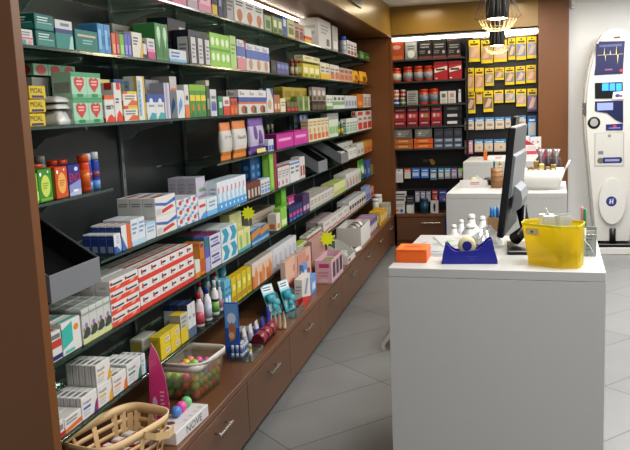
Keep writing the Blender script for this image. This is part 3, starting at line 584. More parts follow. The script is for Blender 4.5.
# ---- fifth shelf
BB = [('R', .0, .0, .3, .35, '#35549c'), ('P', [(.3, 0), (1, 0), (.3, .4)], '#4a6fb4'), ('R', .8, .2, 1, .7, '#c2cbd8'), ('L', .35, .5, .7, .9, 4, '#9aa8c0')]
BS = [('R', 0, 0, 1, .93, '#2a4489'), ('R', .15, .05, .85, .38, '#8f98a8'), ('R', .1, .78, .9, .82, '#54709f')]
R(4, 115, 122, 1, 19.5, .032, 'blue-ended white medicine box', '#d7d9da', BB, BS, nd=4)
R(4, 122.8, 132, 1, 25.5, .032, 'taller blue and white box with orange edge', '#d8d8d6', [('R', .55, 0, 1, 1, '#cf6a3a'), ('P', [(0, 0), (.5, 0), (0, .6)], '#4a6fb4')], BS, [('R', 0, 0, 1, .15, '#cf6a3a')], nd=4)
R(4, 132.6, 146.3, 2, 27, .06, 'white box with pale blue text', '#d2d6da', [('R', 0, 0, 1, .2, '#b2cadc'), tx('#7f9ac0', 3, .15, .45, .85, .85)], nd=2)
R(4, 146.8, 156.5, 1, 18, .06, 'low white box with light blue edge', '#cdd3d9', [('R', 0, .85, 1, 1, '#9fc4de'), tx('#8fa4c4', 2)])
RB = [('P', [(0, .75), (.55, .6), (1, .82), (1, .6), (.5, .45), (0, .62)], '#4a6cb0'), ('P', [(.3, .1), (.9, .3), (.8, .45), (.3, .3)], '#c8463f'), ('R', .05, .08, .25, .4, '#bcbcc0')]
R(4, 157.5, 177.5, 1, 39, .058, 'white box with red and blue scribble', '#d8d6d2', RB, [('L', .15, .55, .85, .72, 2, '#8f8c8a')], [('R', .1, .1, .5, .6, '#c46a62'), ('R', .55, .3, .9, .8, '#9aa8c8')], nd=3, layers=2)
RD = [('E', .5, .6, .22, .26, '#c65048'), ('R', 0, 0, .35, .3, '#6f9ac8'), ('R', .65, .7, 1, 1, '#88a8d0')]
R(4, 178.2, 199, 3, 28, .06, 'white box with red dots and blue corners', '#d5d6d8', RD, layers=3, nd=2)
R(4, 199.6, 207, 1, 20, .06, 'white box with red word and blue wave', '#d6d5d6', [('R', .1, .6, .9, .75, '#c4504c'), ('P', [(0, 0), (1, 0), (1, .4), (.5, .25)], '#5f93cc')], xo=-.004)
R(4, 198, 207, 1, 38, .05, 'tall lilac-white box standing behind', '#bcb6c2', [('L', .2, .2, .8, .5, 4, '#8f8a9a'), ('R', .3, .6, .9, .7, '#7da07a')], [('L', .2, .15, .8, .85, 8, '#a7a1b0')], nd=3, xo=.065)
LB = [('R', 0, 0, 1, .28, '#4f9ad0'), ('P', [(0, .28), (.5, .28), (.2, .65), (0, .6)], '#9cc8e6'), ('R', .15, .6, .45, .8, '#c98a94'), ('R', .6, .1, .9, .2, '#d5e4f0')]
R(4, 207.6, 218, 1, 18, .05, 'small pale blue and white box at the front', '#d0d9e0', [('R', 0, 0, 1, .3, '#77b4dc'), tx('#7f9ab4', 2, .2, .5, .8, .8)])
R(4, 218.6, 247, 7, 30, .05, 'tall white and sky blue box', '#d3d9df', LB, [('L', .2, .6, .85, .8, 2, '#9aa8bc'), ('R', 0, 0, 1, .3, '#6fb0da')], [('R', .1, .1, .9, .9, '#bccad6')], nd=2)
R(4, 247.8, 261, 4, 17, .05, 'small dark brown and white carton', '#5a4238', [('R', .25, .1, .75, .6, '#c2b4aa'), ('R', .1, .75, .9, .95, '#8a2f2c')], name='tube_box')
R(4, 261.5, 270.5, 3, 15, .05, 'white carton with blue print', '#c5cad2', [('R', .1, .1, .9, .35, '#7a92c0'), tx('#666')], name='tube_box')
R(4, 252, 271, 4, 41, .06, 'tall dark blue carton', '#22507e', [('R', .15, .15, .85, .35, '#3f76a8'), ('E', .5, .7, .25, .06, '#5b8cb4'), ('E', .5, .5, .25, .06, '#5b8cb4')], xo=.06, name='nutrition_box')
R(4, 270.9, 275, 1, 42, .05, 'tall lime green carton', '#74a838', [('R', .2, .1, .8, .85, '#93c256')], name='nutrition_box')
R(4, 275.4, 278, 1, 41, .05, 'tall narrow crimson carton', '#8f2f4a', [], name='nutrition_box')
R(4, 278.5, 290, 3, 22, .07, 'white carton with dark red edge', '#cbc7c4', [('R', 0, .92, 1, 1, '#8a2440'), ('R', .1, .1, .35, .3, '#9a5a70'), tx('#888', 3)], [('R', 0, 0, 1, 1, '#7c2342')], name='nutrition_box')
R(4, 290.6, 300, 2, 21, .07, 'white carton with blue lid stripe', '#cfd0d2', [('R', 0, .85, 1, .95, '#5a82b8'), tx()], name='nutrition_box')
R(4, 300.5, 305.5, 2, 22, .07, 'white carton with dark red print', '#c9c4c0', [('R', .2, .15, .8, .6, '#9a3f40')], name='nutrition_box')
R(4, 341, 357, 4, 11, .07, 'plain white carton past the grey trays', '#c9c8c2', [tx('#999', 2)], nd=1, layers=1)
R(4, 338, 353, 3, 17, .07, 'taller grey-white carton behind plain white ones', '#adaeab', [tx('#8a8a88', 2)], xo=.075, name='spare_box')
R(4, 357.5, 364, 2, 12.5, .07, 'white and grey carton near the far end', '#bfbcb6', [('R', .2, .2, .8, .5, '#8a8f8a')])
R(4, 364.5, 373, 3, 12, .07, 'orange and yellow carton at the end of the fifth shelf', '#b8863c', [('R', .2, .1, .8, .5, '#c04a34')])
# ---- sixth shelf
R(5, 50, 63.3, 1, 31, .07, 'white box with red and navy stripes by the end panel', '#d2cfca', [('R', 0, .45, 1, .7, '#b8463e'), ('R', 0, .05, 1, .2, '#33386e'), tx('#777', 1, .1, .75, .9, .9)], [tx('#999')], [('R', .1, .2, .9, .5, '#a8504c')])
R(5, 64, 82.5, 1, 34, .05, 'white box with turquoise side and orange figure', '#d6d5d0', [('P', [(0, .2), (.55, .35), (.55, .95), (0, .8)], '#43b0a4'), ('E', .75, .72, .13, .1, '#d78a3a'), ('R', .1, .05, .6, .14, '#5ab8ac')], [('R', 0, .6, 1, .85, '#4fb5a8'), tx('#999', 2, .1, .1, .9, .5)], [('R', .0, .2, 1, .5, '#58b4aa')], nd=4)
LG = [('P', [(0, .2), (.35, .12), (1, .22), (1, .38), (.6, .5), (.25, .35)], '#47504a'), ('R', 0, 0, 1, .16, '#cfd29a'), ('E', .55, .52, .2, .07, '#9a7ab0'), ('E', .2, .4, .1, .07, '#b0785c'), ('R', .05, .82, .95, .88, '#9a9c98')]
R(5, 84, 112.3, 4, 36, .055, 'tall pale grey tea box with dark hill picture', '#c3c6c0', LG, [('R', 0, .82, 1, .94, '#9ea09c'), ('R', .1, .15, .3, .5, '#8f8f8c')], [('R', .08, .15, .92, .85, '#a9b2ac'), ('R', .35, .3, .65, .7, '#c5cec9')], nd=3, name='tea_box')
R1 = [('R', 0, 0, 1, .42, '#d8503c'), ('E', .1, .68, .07, .16, '#b03030'), ('L', .18, .55, .85, .7, 1, '#3c3c44'), ('P', [(.3, .2), (.6, .2), (.75, .42), (.45, .42)], '#e6a294')]
R(5, 113.2, 141, 2, 47.5, .062, 'white and red flat medicine box', '#d7d4d0', R1, [('R', .3, .3, .7, .5, '#b7b4b0')], [('R', .1, .15, .9, .8, '#c8c6c4')], nd=3, layers=4)
R2 = [('R', 0, 0, 1, .36, '#d2463a'), ('E', .3, .7, .07, .2, '#b02a2c'), ('P', [(.22, .55), (.38, .55), (.3, .85)], '#b02a2c'), ('L', .4, .62, .72, .76, 1, '#3a3a42'), ('R', .4, .46, .6, .52, '#b0aeac')]
R(5, 141.6, 195, 6, 43, .062, 'white carton with red base and word', '#d9d6d2', R2, [('R', 0, 0, 1, .36, '#c24840')], [('R', 0, .0, 1, .25, '#b8322c'), ('L', .2, .4, .8, .7, 1, '#b9b6b4')], nd=3, layers=3)
R(5, 196.2, 201, 1, 18, .06, 'small cream carton with orange foot', '#d5d0c4', [('R', 0, 0, 1, .3, '#d0822f')], [('R', 0, .1, 1, .5, '#d49a3c')])
R(5, 201.4, 206, 1, 33, .09, 'tall orange carton beside the red and white stack', '#c77a33', [('R', .1, .1, .9, .5, '#b65a2a'), ('R', .2, .85, .8, .97, '#4a4a90')], [('R', .1, .1, .9, .9, '#c98a45')])
R(5, 206.4, 211, 1, 36, .06, 'tall violet-blue and white carton', '#5b64a8', [('R', 0, 0, 1, .4, '#a8a6c8'), ('R', .1, .7, .9, .95, '#2c7a70')])
R(5, 211.4, 222, 1, 34, .08, 'white carton with violet band', '#c8c8d2', [('R', .1, .3, .9, .42, '#4a4690'), ('R', .1, .7, .8, .82, '#4a4690'), tx('#a07ab0', 1, .3, .52, .8, .6)], [('R', 0, 0, 1, 1, '#2f6e66')], [('R', 0, 0, 1, 1, '#8a3a62')], layers=2, nd=2)
TW = [('R', 0, .0, 1, 1, '#d2d8d8'), ('P', [(.1, .1), (.7, .1), (1, .5), (.7, .95), (.1, .95), (.4, .5)], '#3f98b4')]
R(5, 222.5, 238, 2, 34, .08, 'white carton with teal arrow', '#d0d6d8', TW, layers=2, nd=2)
R(5, 238.6, 251, 2, 22, .07, 'pale yellow carton with green cactus picture', '#cfcf90', [('E', .5, .45, .18, .35, '#8fae6a'), ('R', 0, 0, 1, .15, '#58a0b0'), ('E', .3, .7, .1, .12, '#b8c46a')], [('R', 0, 0, 1, 1, '#b8bb84')])
R(5, 231.5, 243, 2, 35, .06, 'tall pale yellow carton standing behind', '#bcbc8a', [('E', .5, .55, .2, .3, '#c9cf8c')], xo=.08)
R(5, 252, 269, 2, 14.5, .078, 'blue and orange carton with dark front', '#3c6ea0', [('P', [(0, .35), (1, .6), (1, 1), (0, .8)], '#c08438'), ('R', 0, 0, 1, .2, '#7fb0d4')], [('P', [(0, .3), (1, .3), (1, .75), (0, .75)], '#b87c34'), ('R', 0, .8, 1, 1, '#20242c')], [('R', .05, .1, .95, .9, '#bcc8d0')])
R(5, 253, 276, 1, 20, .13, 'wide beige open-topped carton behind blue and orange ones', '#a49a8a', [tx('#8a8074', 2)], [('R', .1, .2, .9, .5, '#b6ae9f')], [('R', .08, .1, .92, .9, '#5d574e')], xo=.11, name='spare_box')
R(5, 277, 281, 1, 17, .06, 'small white and orange carton', '#cfc8bc', [('R', .2, .1, .8, .4, '#cf7a3a')])
R(5, 281.5, 287.5, 1, 20, .05, 'low lime green carton', '#86b84a', [('R', .1, .1, .9, .4, '#c8d8a8')])
R(5, 282.5, 287.5, 1, 33, .05, 'tall bright green carton standing alone', '#5fa32c', [('R', .2, .6, .8, .9, '#74b83e')], xo=.07)
R(5, 289.5, 303, 4, 15, .06, 'dark blue and pink carton', '#2d3466', [('R', .15, .35, .85, .6, '#c24a86'), ('R', .2, .1, .8, .25, '#3f7ab8')], [('R', 0, 0, 1, 1, '#20264e')], nd=1, name='tube_box')
R(5, 289.5, 299, 4, 20, .05, 'pink and white carton behind the dark blue ones', '#b94f86', [('R', .1, .5, .9, .8, '#d8b8c8')], xo=.065, name='tube_box')
R(5, 303.6, 310, 2, 20, .07, 'dark violet carton', '#4a3560', [('R', .1, .2, .9, .45, '#b8a0b8')])
R(5, 310.5, 334, 7, 12.5, .06, 'off-white carton with grey text', '#c6c2ba', [tx('#8a8078', 2), ('R', .1, .08, .9, .25, '#aab0a0')], None, [('R', .2, .1, .8, .9, '#b4aca4')], nd=3)
R(5, 334.5, 346, 4, 12.5, .06, 'pale yellow-green carton on the sixth shelf', '#c3c896', [('R', .1, .1, .9, .4, '#a6b45e')], None, [('R', .1, .1, .9, .9, '#b0ba6c')], nd=2)
R(5, 346.5, 361, 5, 15, .06, 'white carton with dark bars', '#c4c4be', [('R', .2, .1, .45, .7, '#77706c'), ('R', .6, .1, .8, .5, '#b8564a')], nd=2)
pouch(5, 361.5, 367, 20, 'leaf green pouch at the far end of the sixth shelf', '#3f7a35', '#5a9a4c', '#47803c', [('E', .5, .5, .3, .2, '#c2d8b0')])
R(5, 367.5, 371, 1, 17, .06, 'blue-violet carton near the end of the sixth shelf', '#4a5a94', [('R', .2, .2, .8, .5, '#8a94b8')])
R(5, 371.3, 374, 1, 10, .05, 'small olive carton at the end of the sixth shelf', '#7f8a4a', [])
# ---- lowest glass shelf
VOO = lambda c1, c2: [('P', [(.72, 0), (1, 0), (1, .6), (.85, .4)], c1), ('L', .1, .42, .55, .52, 1, c2), ('T', 'Voopak', .08, .6, .6, .78, '#77797e'), ('L', .1, .15, .5, .34, 2, '#b9b9bb')]
VS = [('R', .1, .04, .25, .96, '#a9a7a3'), ('R', .7, .04, .9, .96, '#c2c0bc')]
VT = [('R', .15, .2, .55, .8, '#8f8d8a')]
R(6, 57, 65.5, 1, 18.5, .05, 'low white box with red foot by the end panel', '#d2cfcb', [('R', 0, 0, 1, .3, '#b2333a'), tx('#888', 1)], nd=2)
R(6, 66, 82.5, 1, 16, .05, 'low white box with orange foot', '#d6d3ce', [('P', [(0, .05), (1, .15), (1, .45), (0, .3)], '#d8743a'), tx('#8a8a90', 2, .08, .55, .75, .85)], nd=2)
R(6, 83, 98.6, 1, 24, .024, 'white lozenge box with blue flash', '#d9d7d4', VOO('#5a4a9a', '#3f6ab4')+[('P', [(.85, .1), (1, 0), (1, .6)], '#c0406a')], VS, VT, nd=5)
R(6, 99.2, 113.2, 1, 45, .024, 'white lozenge box with yellow flash', '#d8d6d2', VOO('#d8a52c', '#d8ae48'), VS, VT, nd=5, layers=2)
R(6, 114, 127.5, 1, 21, .024, 'white lozenge box with orange flash', '#d9d6d2', VOO('#d8742c', '#d88a50'), VS, VT, nd=4)
R(6, 128.2, 142, 1, 22.5, .024, 'white lozenge box with green flash', '#d6d8d6', VOO('#2f7a64', '#4a8a78'), VS, VT, nd=5)
R(6, 142.5, 146.5, 1, 21, .024, 'narrow white lozenge box with light blue flash', '#d2d5d8', VOO('#7aaed0', '#8ab8d8'), VS, VT, nd=4)
YB = [('R', 0, 0, .45, 1, '#d8bf2e'), ('R', .48, .3, .92, .75, '#e0dcc8'), ('L', .52, .4, .88, .65, 2, '#7c7a80')]
R(6, 143, 157, 1, 13, .06, 'grey-white box with yellow side', '#c8c6bc', [tx('#888', 2)], [('R', .1, .1, .9, .8, '#b4a84a')], nd=1, xo=.13)
R(6, 161.6, 181.2, 2, 24, .05, 'bright yellow syrup box with white label', '#d2b92f', YB, [('L', .2, .3, .8, .7, 3, '#9a8a2c')], [('R', .15, .2, .85, .8, '#b9b04a')], layers=2)
R(6, 182, 189, 1, 30, .055, 'tall yellow box with grey upper half', '#d3bb34', [('R', 0, .5, 1, 1, '#b9b8ae'), tx('#8a8a80', 3, .15, .55, .85, .9)], [('R', 0, .5, 1, 1, '#a4a399')])
R(6, 189.4, 197, 2, 35, .04, 'tall white box with navy top and grey-blue foot', '#cfd0d0', [('R', 0, 0, 1, .28, '#5b6f88'), ('L', .25, .55, .75, .65, 1, '#9a9aa0')], [('R', 0, .82, 1, 1, '#27365e')], [('R', 0, 0, 1, 1, '#2d3d66')], nd=3)
def bottle(u, wpx, hpx, desc, body, cap, lab, capf=.2, S=6, xo=.0, kind='cap', nm='lotion_bottle'):
    return jar(S, u, wpx, hpx, desc, body, cap, lab, capf, nm, 'bottle', xo=xo, neck=True, parent_kind=kind)
bottle(200.3, 9.4, 34, 'clear-pink antiseptic bottle with red cap and red label', '#e2d2d6', '#cc3038', [(.1, .55, '#c85a6a')], .17)
bottle(208.2, 8.6, 33, 'white bottle with dark blue cap', '#e4e6ec', '#2f4a9a', [(.1, .6, '#b6bed0')], .17)
bottle(215.6, 8.2, 35, 'white bottle with pale cap and green label', '#e8e8e4', '#d8d8d6', [(.12, .5, '#7fb25a'), (.5, .6, '#3a3c3c')], .2)
bottle(220.6, 5.6, 31, 'white bottle with pink label beside the aqua cartons', '#e4e4e6', '#d8d8d8', [(.15, .5, '#c87a9a')], .2)
bottle(201, 7.5, 36, 'red-capped bottle in the second row', '#bfb2b4', '#b83038', [], .2, xo=.075)
bottle(209, 7.5, 38, 'grey-capped bottle in the second row', '#b9bec4', '#8f9498', [], .25, xo=.075)
bottle(216.5, 7.5, 35, 'second red-capped bottle in the second row', '#c4babc', '#b83038', [], .2, xo=.075)
for k, u in enumerate((207, 215.5, 223)):
    t = bottle(u, 8.2, 40, 'aqua pump bottle behind white ones, '+('nearest', 'middle', 'farthest')[k]+' of three', '#5fa6b8', '#b2bcc0', [(.1, .6, '#6fb4c4')], .22, xo=.16, kind='pump', nm='pump_bottle')
R(6, 226, 232, 2, 30, .06, 'tall aqua carton beside the bottles', '#6fb0cc', [('R', .1, .1, .9, .4, '#c4dbe6'), tx('#3f7aa8', 2)])
R(6, 232.6, 252.5, 4, 27, .05, 'yellow sweet pouch carton with green edge', '#d3b524', [('R', .1, .1, .9, .3, '#b88a1c'), ('R', .85, 0, 1, 1, '#5f9a4a'), ('R', .2, .5, .7, .75, '#e6d878')], nd=1, name='candy_pack', cat='pack')
WX = [('P', [(.1, 0), (.6, 0), (.85, .45), (.5, .8), (.3, .4)], '#cc8a5c'), ('R', 0, .82, 1, 1, '#ccc6c0'), ('R', 0, 0, .25, .5, '#d0763a')]
R(6, 253.2, 273.5, 3, 26, .05, 'peach wax-strip box with leg photo', '#d4b8a4', WX, [('R', 0, 0, 1, .5, '#c96a30')], [('R', 0, .1, 1, .9, '#a9a39b')], nd=1, name='cosmetic_box')
R(6, 274, 297, 5, 24, .05, 'white-grey cream box with faint face print', '#c9cbd0', [('E', .5, .5, .3, .25, '#b5b7c2'), ('R', .1, .05, .9, .2, '#a9b0c0'), ('E', .7, .25, .08, .06, '#33343a')], None, [('R', .1, .1, .9, .9, '#b9bcc2')], nd=1, name='cosmetic_box')
R(6, 298, 307, 2, 9, .06, 'cream box with yellow-green top', '#c6c6ae', [tx('#8a8a78')], None, [('R', 0, 0, 1, 1, '#a3b846')], name='cosmetic_box')
R(6, 307.5, 322, 4, 11, .06, 'white-green box with red stripe', '#c4c8be', [('R', 0, .6, 1, .8, '#a9504c'), ('R', .1, .1, .9, .4, '#9fb89a')], None, [('R', .2, .2, .8, .8, '#7a8a7c')], nd=1, name='cosmetic_box')
R(6, 318, 333, 4, 12, .05, 'greyish mauve box', '#a89a9c', [('R', .15, .2, .85, .6, '#8a6f74')], None, [('R', .15, .1, .85, .9, '#877c7e')], nd=2, xo=.06, name='cosmetic_box')
R(6, 324, 349, 4, 12, .05, 'white box with sloping red edge', '#ccc8c2', [('P', [(0, .05), (1, .2), (1, .35), (0, .2)], '#b8544c'), tx('#aaa', 1, .2, .6, .8, .8)], nd=1, name='cosmetic_box')
R(6, 349.5, 366, 7, 13, .06, 'white box with bold black and orange print', '#c8c6c4', [('R', .15, .35, .85, .65, '#33333a'), ('R', .2, .08, .8, .25, '#c07a4a')], None, [('R', .2, .1, .8, .9, '#a8aab0')], nd=2)
R(6, 366.5, 370.5, 2, 15, .06, 'light blue box near the end of the lowest shelf', '#8fa4c8', [('R', .1, .1, .9, .5, '#5a6fa8')])
R(6, 370.8, 374, 1, 11, .06, 'pink and white box at the end of the lowest shelf', '#c89a98', [('R', .1, .2, .9, .5, '#b0605c')])
# ================================================================== THINGS ON THE WOODEN LEDGE
ZL = .3726
# ---- woven basket
def basket():
    t = thing('woven_basket', 'pale woven wooden basket with bent handle on the ledge by the end panel', 'basket', (-1.315, 2.325, ZL), math.radians(-15))
    wx, wy, H = .115, .185, .15
    def ring(sx, sy, n=40, p=4):
        out = []
        for i in range(n):
            a = 2*PI*i/n; c, s = math.cos(a), math.sin(a)
            out.append((sx*abs(c)**(2/p)*(1 if c >= 0 else -1), sy*abs(s)**(2/p)*(1 if s >= 0 else -1)))
        return out
    def band(z0, z1, k0, k1, th, col, name, off=0):
        n = 40; mb = MB(); V = []
        for z, k, e in ((z0, k0, 0), (z1, k1, 0), (z1, k1, th), (z0, k0, th)):
            V += [(x*1, y*1, z) for x, y in ring(wx*k+e+off, wy*k+e+off)]
        fs = []
        for r in range(4):
            for i in range(n): fs.append((r*n+i, r*n+(i+1) % n, ((r+1) % 4)*n+(i+1) % n, ((r+1) % 4)*n+i))
        mb.add(V, fs, col, True); return mb.build(name, 'card', t)
    K = lambda z: .8+.2*z/H
    MB().prism([(x, y) for x, y in ring(wx*.79, wy*.79)], 0, .006, 'z', '#a98a62').build('floor_panel', 'card', t)
    for z in (.02, .055, .09): band(z, z+.017, K(z), K(z+.017), .002, '#cfb084', 'weave_band', .0015)
    band(.124, .157, K(.124), K(.157), .006, '#dcbe92', 'rim', .0)
    R_ = ring(1, 1, 40)
    for i in range(0, 40, 2):
        (x, y) = R_[i]; tx_, ty_ = -y, x; l = math.hypot(tx_, ty_); tx_, ty_ = tx_/l*.011, ty_/l*.011
        a0 = (x*wx*K(0), y*wy*K(0)); a1 = (x*wx*K(.13), y*wy*K(.13)); e = .0012 if i % 4 else -.0012
        nx, ny = x*.004, y*.004
        mb = MB(); V = [(a0[0]-tx_, a0[1]-ty_, .003), (a0[0]+tx_, a0[1]+ty_, .003), (a1[0]+tx_, a1[1]+ty_, .13), (a1[0]-tx_, a1[1]-ty_, .13)]
        V += [(p[0]+nx, p[1]+ny, p[2]) for p in V]
        mb.add(V, [(0, 1, 2, 3), (7, 6, 5, 4), (0, 4, 5, 1), (1, 5, 6, 2), (2, 6, 7, 3), (3, 7, 4, 0)], '#ccac80' if i % 4 else '#d6b88a').build('stave', 'card', t)
    # bent handle folded down over the aisle side
    pts = [(wx+.006, .0, .135), (wx+.028, .03, .12), (wx+.035, .09, .105), (wx+.02, .13, .1), (wx+.004, .155, .1)]
    mb = MB(); V = []
    for (x, y, z) in pts: V += [(x, y, z-.013), (x, y, z+.013), (x+.005, y+.002, z+.013), (x+.005, y+.002, z-.013)]
    fs = []
    for i in range(len(pts)-1):
        for k in range(4): fs.append((i*4+k, i*4+(k+1) % 4, i*4+4+(k+1) % 4, i*4+4+k))
    mb.add(V, fs+[(0, 1, 2, 3), (16, 19, 18, 17)], '#d2b386').build('handle', 'card', t)
    return t
basket()
rnd = random.Random(11); cols = ['#c9b7c2', '#b3402f', '#d3cfd0', '#c8896a', '#8a5a8f', '#cfc6c8']
ca, sa = math.cos(math.radians(-15)), math.sin(math.radians(-15)); k = 0
for lay in range(2):
    for i in range(2):
        for j in range(5):
            lx, ly = -.042+.075*i, -.112+.056*j
            c = cols[(k*5+lay) % 6]; a = rnd.uniform(-.25, .25) if lay else 0
            mb = MB().box(-.030, .030, -.021, .021, 0, .03, c, .004).decal((-.028, -.019, .03), (.056, 0, 0), (0, .038, 0), (0, 0, 1), [('R', .1, .15, .6, .85, '#e2dfdc'), ('R', .65, .2, .9, .8, '#c0503f')])
            o = mb.build('sweet_packet', 'plastic', None, (-1.315+ca*lx-sa*ly, 2.325+sa*lx+ca*ly, ZL+.0075+lay*.0315), math.radians(-15))
            tag(o, 'small shiny sweet packet with red and white print heaped in the woven basket', 'packet', 'sweet packets in the woven basket'); k += 1
# ---- pink pointed card
t = thing('display_card', 'tall translucent pink pointed display card behind the white egg-shaped balm holder', 'card', (-1.333, 2.69, ZL), 0)
prof = [(-.034, 0), (.046, 0), (.05, .1), (.04, .2), (.016, .29), (-.008, .335), (-.022, .28), (-.032, .15)]
MB().prism(prof, -.002, .002, 'y').build('card_panel', 'pinkfilm', t)
mb = MB().decal((-.036, -.0024, 0), (.082, 0, 0), (0, 0, .33), (0, -1, 0), [('E', .3, .2, .15, .14, '#e8c8da'), ('P', [(.06, .1), (.9, .05), (.92, .25), (.2, .3)], '#d8408f'), ('E', .32, .22, .14, .13, '#ecd4e2'), ('L', .62, .2, .85, .42, 5, '#efb8d6')])
mb.build('print', 'card', t)
# ---- white holder with egg balms
hx, hy = -1.224, 2.652
t = thing('balm_holder', 'white carton holder with round holes and dark lettering on the ledge', 'holder', (hx, hy, ZL), math.radians(-3))
mb = MB().box(-.055, .055, -.145, .145, 0, .05, '#d6d3d2', .002)
mb.decal((.055, -.145, 0), (0, .29, 0), (0, 0, .05), (1, 0, 0), [('T', 'NOVE', .3, .2, .78, .8, '#4a4a4c')])
mb.decal((-.055, -.145, .05), (.11, 0, 0), (0, .29, 0), (0, 0, 1), [('E', .42, y, .17, .055, '#6b4a40') for y in (.12, .28)]+[('L', .75, .4+.15*i, .9, .44+.15*i, 1, '#c9bcc8') for i in range(4)])
mb.build('holder_body', 'card', t)
for yy, c, nm in ((-.005, '#5a86c8', 'blue'), (.046, '#e05fa6', 'pink'), (.097, '#7fc486', 'green')):
    mb = MB().ball((0, 0, .0225), 0.0225, 14, 10, c, sz=1.0)
    mb.lathe([(.0226, .021), (.0226, .0235)], 14, col='#ffffff' if 0 else c)
    o = mb.build('egg_balm', 'plastic', None, (hx-.012, hy+yy, ZL+.0512)); tag(o, nm+' egg-shaped lip balm standing on the white holder', 'lip balm')
# ---- translucent bin full of balls
bx_, by_ = -1.335, 3.06
t = thing('plastic_bin', 'translucent plastic bin with white rim and folded handle on the ledge', 'bin', (bx_, by_, ZL), math.radians(-4))
def rrect(a, b, r, n=5):
    out = []
    for (cx, cy, s) in ((a-r, b-r, 0), (-a+r, b-r, 1), (-a+r, -b+r, 2), (a-r, -b+r, 3)):
        for i in range(n+1): ang = PI/2*(s+i/n); out.append((cx+r*math.cos(ang), cy+r*math.sin(ang)))
    return out
mb = MB(); L0, L1 = rrect(.083, .125, .03), rrect(.103, .152, .04); N = len(L0); H = .162
I0, I1 = rrect(.081, .123, .03), rrect(.101, .150, .04)
V = [(x, y, 0) for x, y in L0]+[(x, y, H) for x, y in L1]+[(x, y, .003) for x, y in I0]+[(x, y, H) for x, y in I1]
fs = [(i, (i+1) % N, N+(i+1) % N, N+i) for i in range(N)]+[(2*N+i, 2*N+(i+1) % N, 3*N+(i+1) % N, 3*N+i)[::-1] for i in range(N)]+[tuple(range(N))[::-1], tuple(range(2*N, 3*N))]
mb.add(V, fs, '#ffffff', True).build('tub', 'frost', t)
mb = MB(); O0, O1 = rrect(.1075, .1565, .043), rrect(.1085, .1575, .043); J = rrect(.1012, .1502, .04)
V = [(x, y, H-.024) for x, y in O0]+[(x, y, H+.006) for x, y in O1]+[(x, y, H+.006) for x, y in J]+[(x, y, H-.024) for x, y in J]
mb.add(V, [((r*N+i), r*N+(i+1) % N, ((r+1) % 4)*N+(i+1) % N, ((r+1) % 4)*N+i) for r in range(4) for i in range(N)], '#cfcbc2', True).build('rim', 'plastic', t)
mb = MB(); pts = [(.11, 0, H-.006), (.114, -.06, H+.002), (.104, -.13, H+.01), (.06, -.163, H+.013), (-.06, -.163, H+.013), (-.104, -.13, H+.01), (-.114, -.06, H+.002), (-.11, 0, H-.006)]
mb.tube(pts, .006, 8, '#c3bdb4'); mb.build('handle', 'plastic', t)
rnd = random.Random(5); BC = [('green', '#62c27a'), ('yellow', '#ecd044'), ('pink', '#f07aaa'), ('orange', '#f2844c'), ('blue', '#6f98d8'), ('pale green', '#a8da72'), ('salmon', '#f2a084'), ('light yellow', '#f2e490')]
protos = {}
for nm, c in BC: protos[nm] = MB().ball((0, 0, .019), .019, 12, 8, c).mesh('ball', 'plastic')
ca, sa = math.cos(math.radians(-4)), math.sin(math.radians(-4))
for lay in range(3):
    ni, nj = (4, 6) if lay % 2 == 0 else (4, 6)
    for i in range(ni):
        for j in range(nj):
            e = .0015*lay; lx = (i-1.5)*(.0405+e)+rnd.uniform(-.0006, .0006); ly = (j-2.5)*(.041+e)
            nm = BC[rnd.randrange(8)][0]; z = ZL+.0042+lay*.0386
            place('plastic_ball', protos[nm], (bx_+ca*lx-sa*ly, by_+sa*lx+ca*ly, z), 0, 'small %s ball heaped in the translucent bin with white rim' % nm, 'ball', nm+' balls in the translucent bin')
# ---- blue picture card and balm rack
t = thing('picture_card', 'tall blue picture card standing behind the rack of lip balms', 'card', (-1.30, 3.50, ZL), math.radians(8))
mb = MB().box(-.037, .037, -.004, .004, 0, .29, '#2f5fae', .001)
mb.decal((-.037, -.004, 0), (.074, 0, 0), (0, 0, .29), (0, -1, 0), [('R', .05, .55, .95, .98, '#6a9ad0'), ('E', .5, .72, .3, .1, '#c8d6e8'), ('P', [(.3, .3), (.7, .35), (.8, .55), (.5, .66), (.25, .55)], '#b0785a'), ('E', .45, .42, .2, .06, '#d8b89a'), ('R', .05, .02, .95, .2, '#2c4f9a')])
mb.build('card_panel', 'card', t)
t = thing('acrylic_rack', 'clear acrylic rack on the ledge holding blue-and-white lip balm sticks', 'rack', (-1.255, 3.555, ZL), 0)
MB().box(-.055, .065, -.1, .1, 0, .004, b=.001).build('base_plate', 'acrylic', t)
MB().box(.0605, .064, -.1, .1, .0045, .03, b=.0005).build('front_lip', 'acrylic', t)
for y in (-.0985, .0965): MB().box(-.055, .0595, y, y+.002, .0045, .03, b=.0005).build('side_panel', 'acrylic', t)
def stick(x, y, z, body, cap, label, h=.068, r=.0085, grp=None):
    t = thing('balm_stick', label, 'lip balm', (x, y, z), 0, grp)
    MB().lathe([(r, 0), (r, h*.66), (r*.9, h*.665)], 10, col=body).lathe([(r*1.01, h*.15), (r*1.01, h*.45)], 10, col='#c8cfda').build('tube', 'plastic', t)
    MB().lathe([(r*.98, h*.667), (r*.98, h*.97), (r*.8, h)], 10, col=cap).build('cap', 'plastic', t)
for i in range(3):
    for j in range(4):
        stick(-1.298+.024*i, 3.482+.027*j, ZL+.0045+.012*0, '#3f6ab0', '#cdd3dc', 'blue lip balm stick with white cap, %s column, %s row back' % (ORD[i], ORD[j]), .07, grp='lip balms in the acrylic rack')
stick(-1.212, 3.50, ZL+.0045, '#d6cf4a', '#c9cbb8', 'single yellow lip balm stick beside the blue ones', .075)
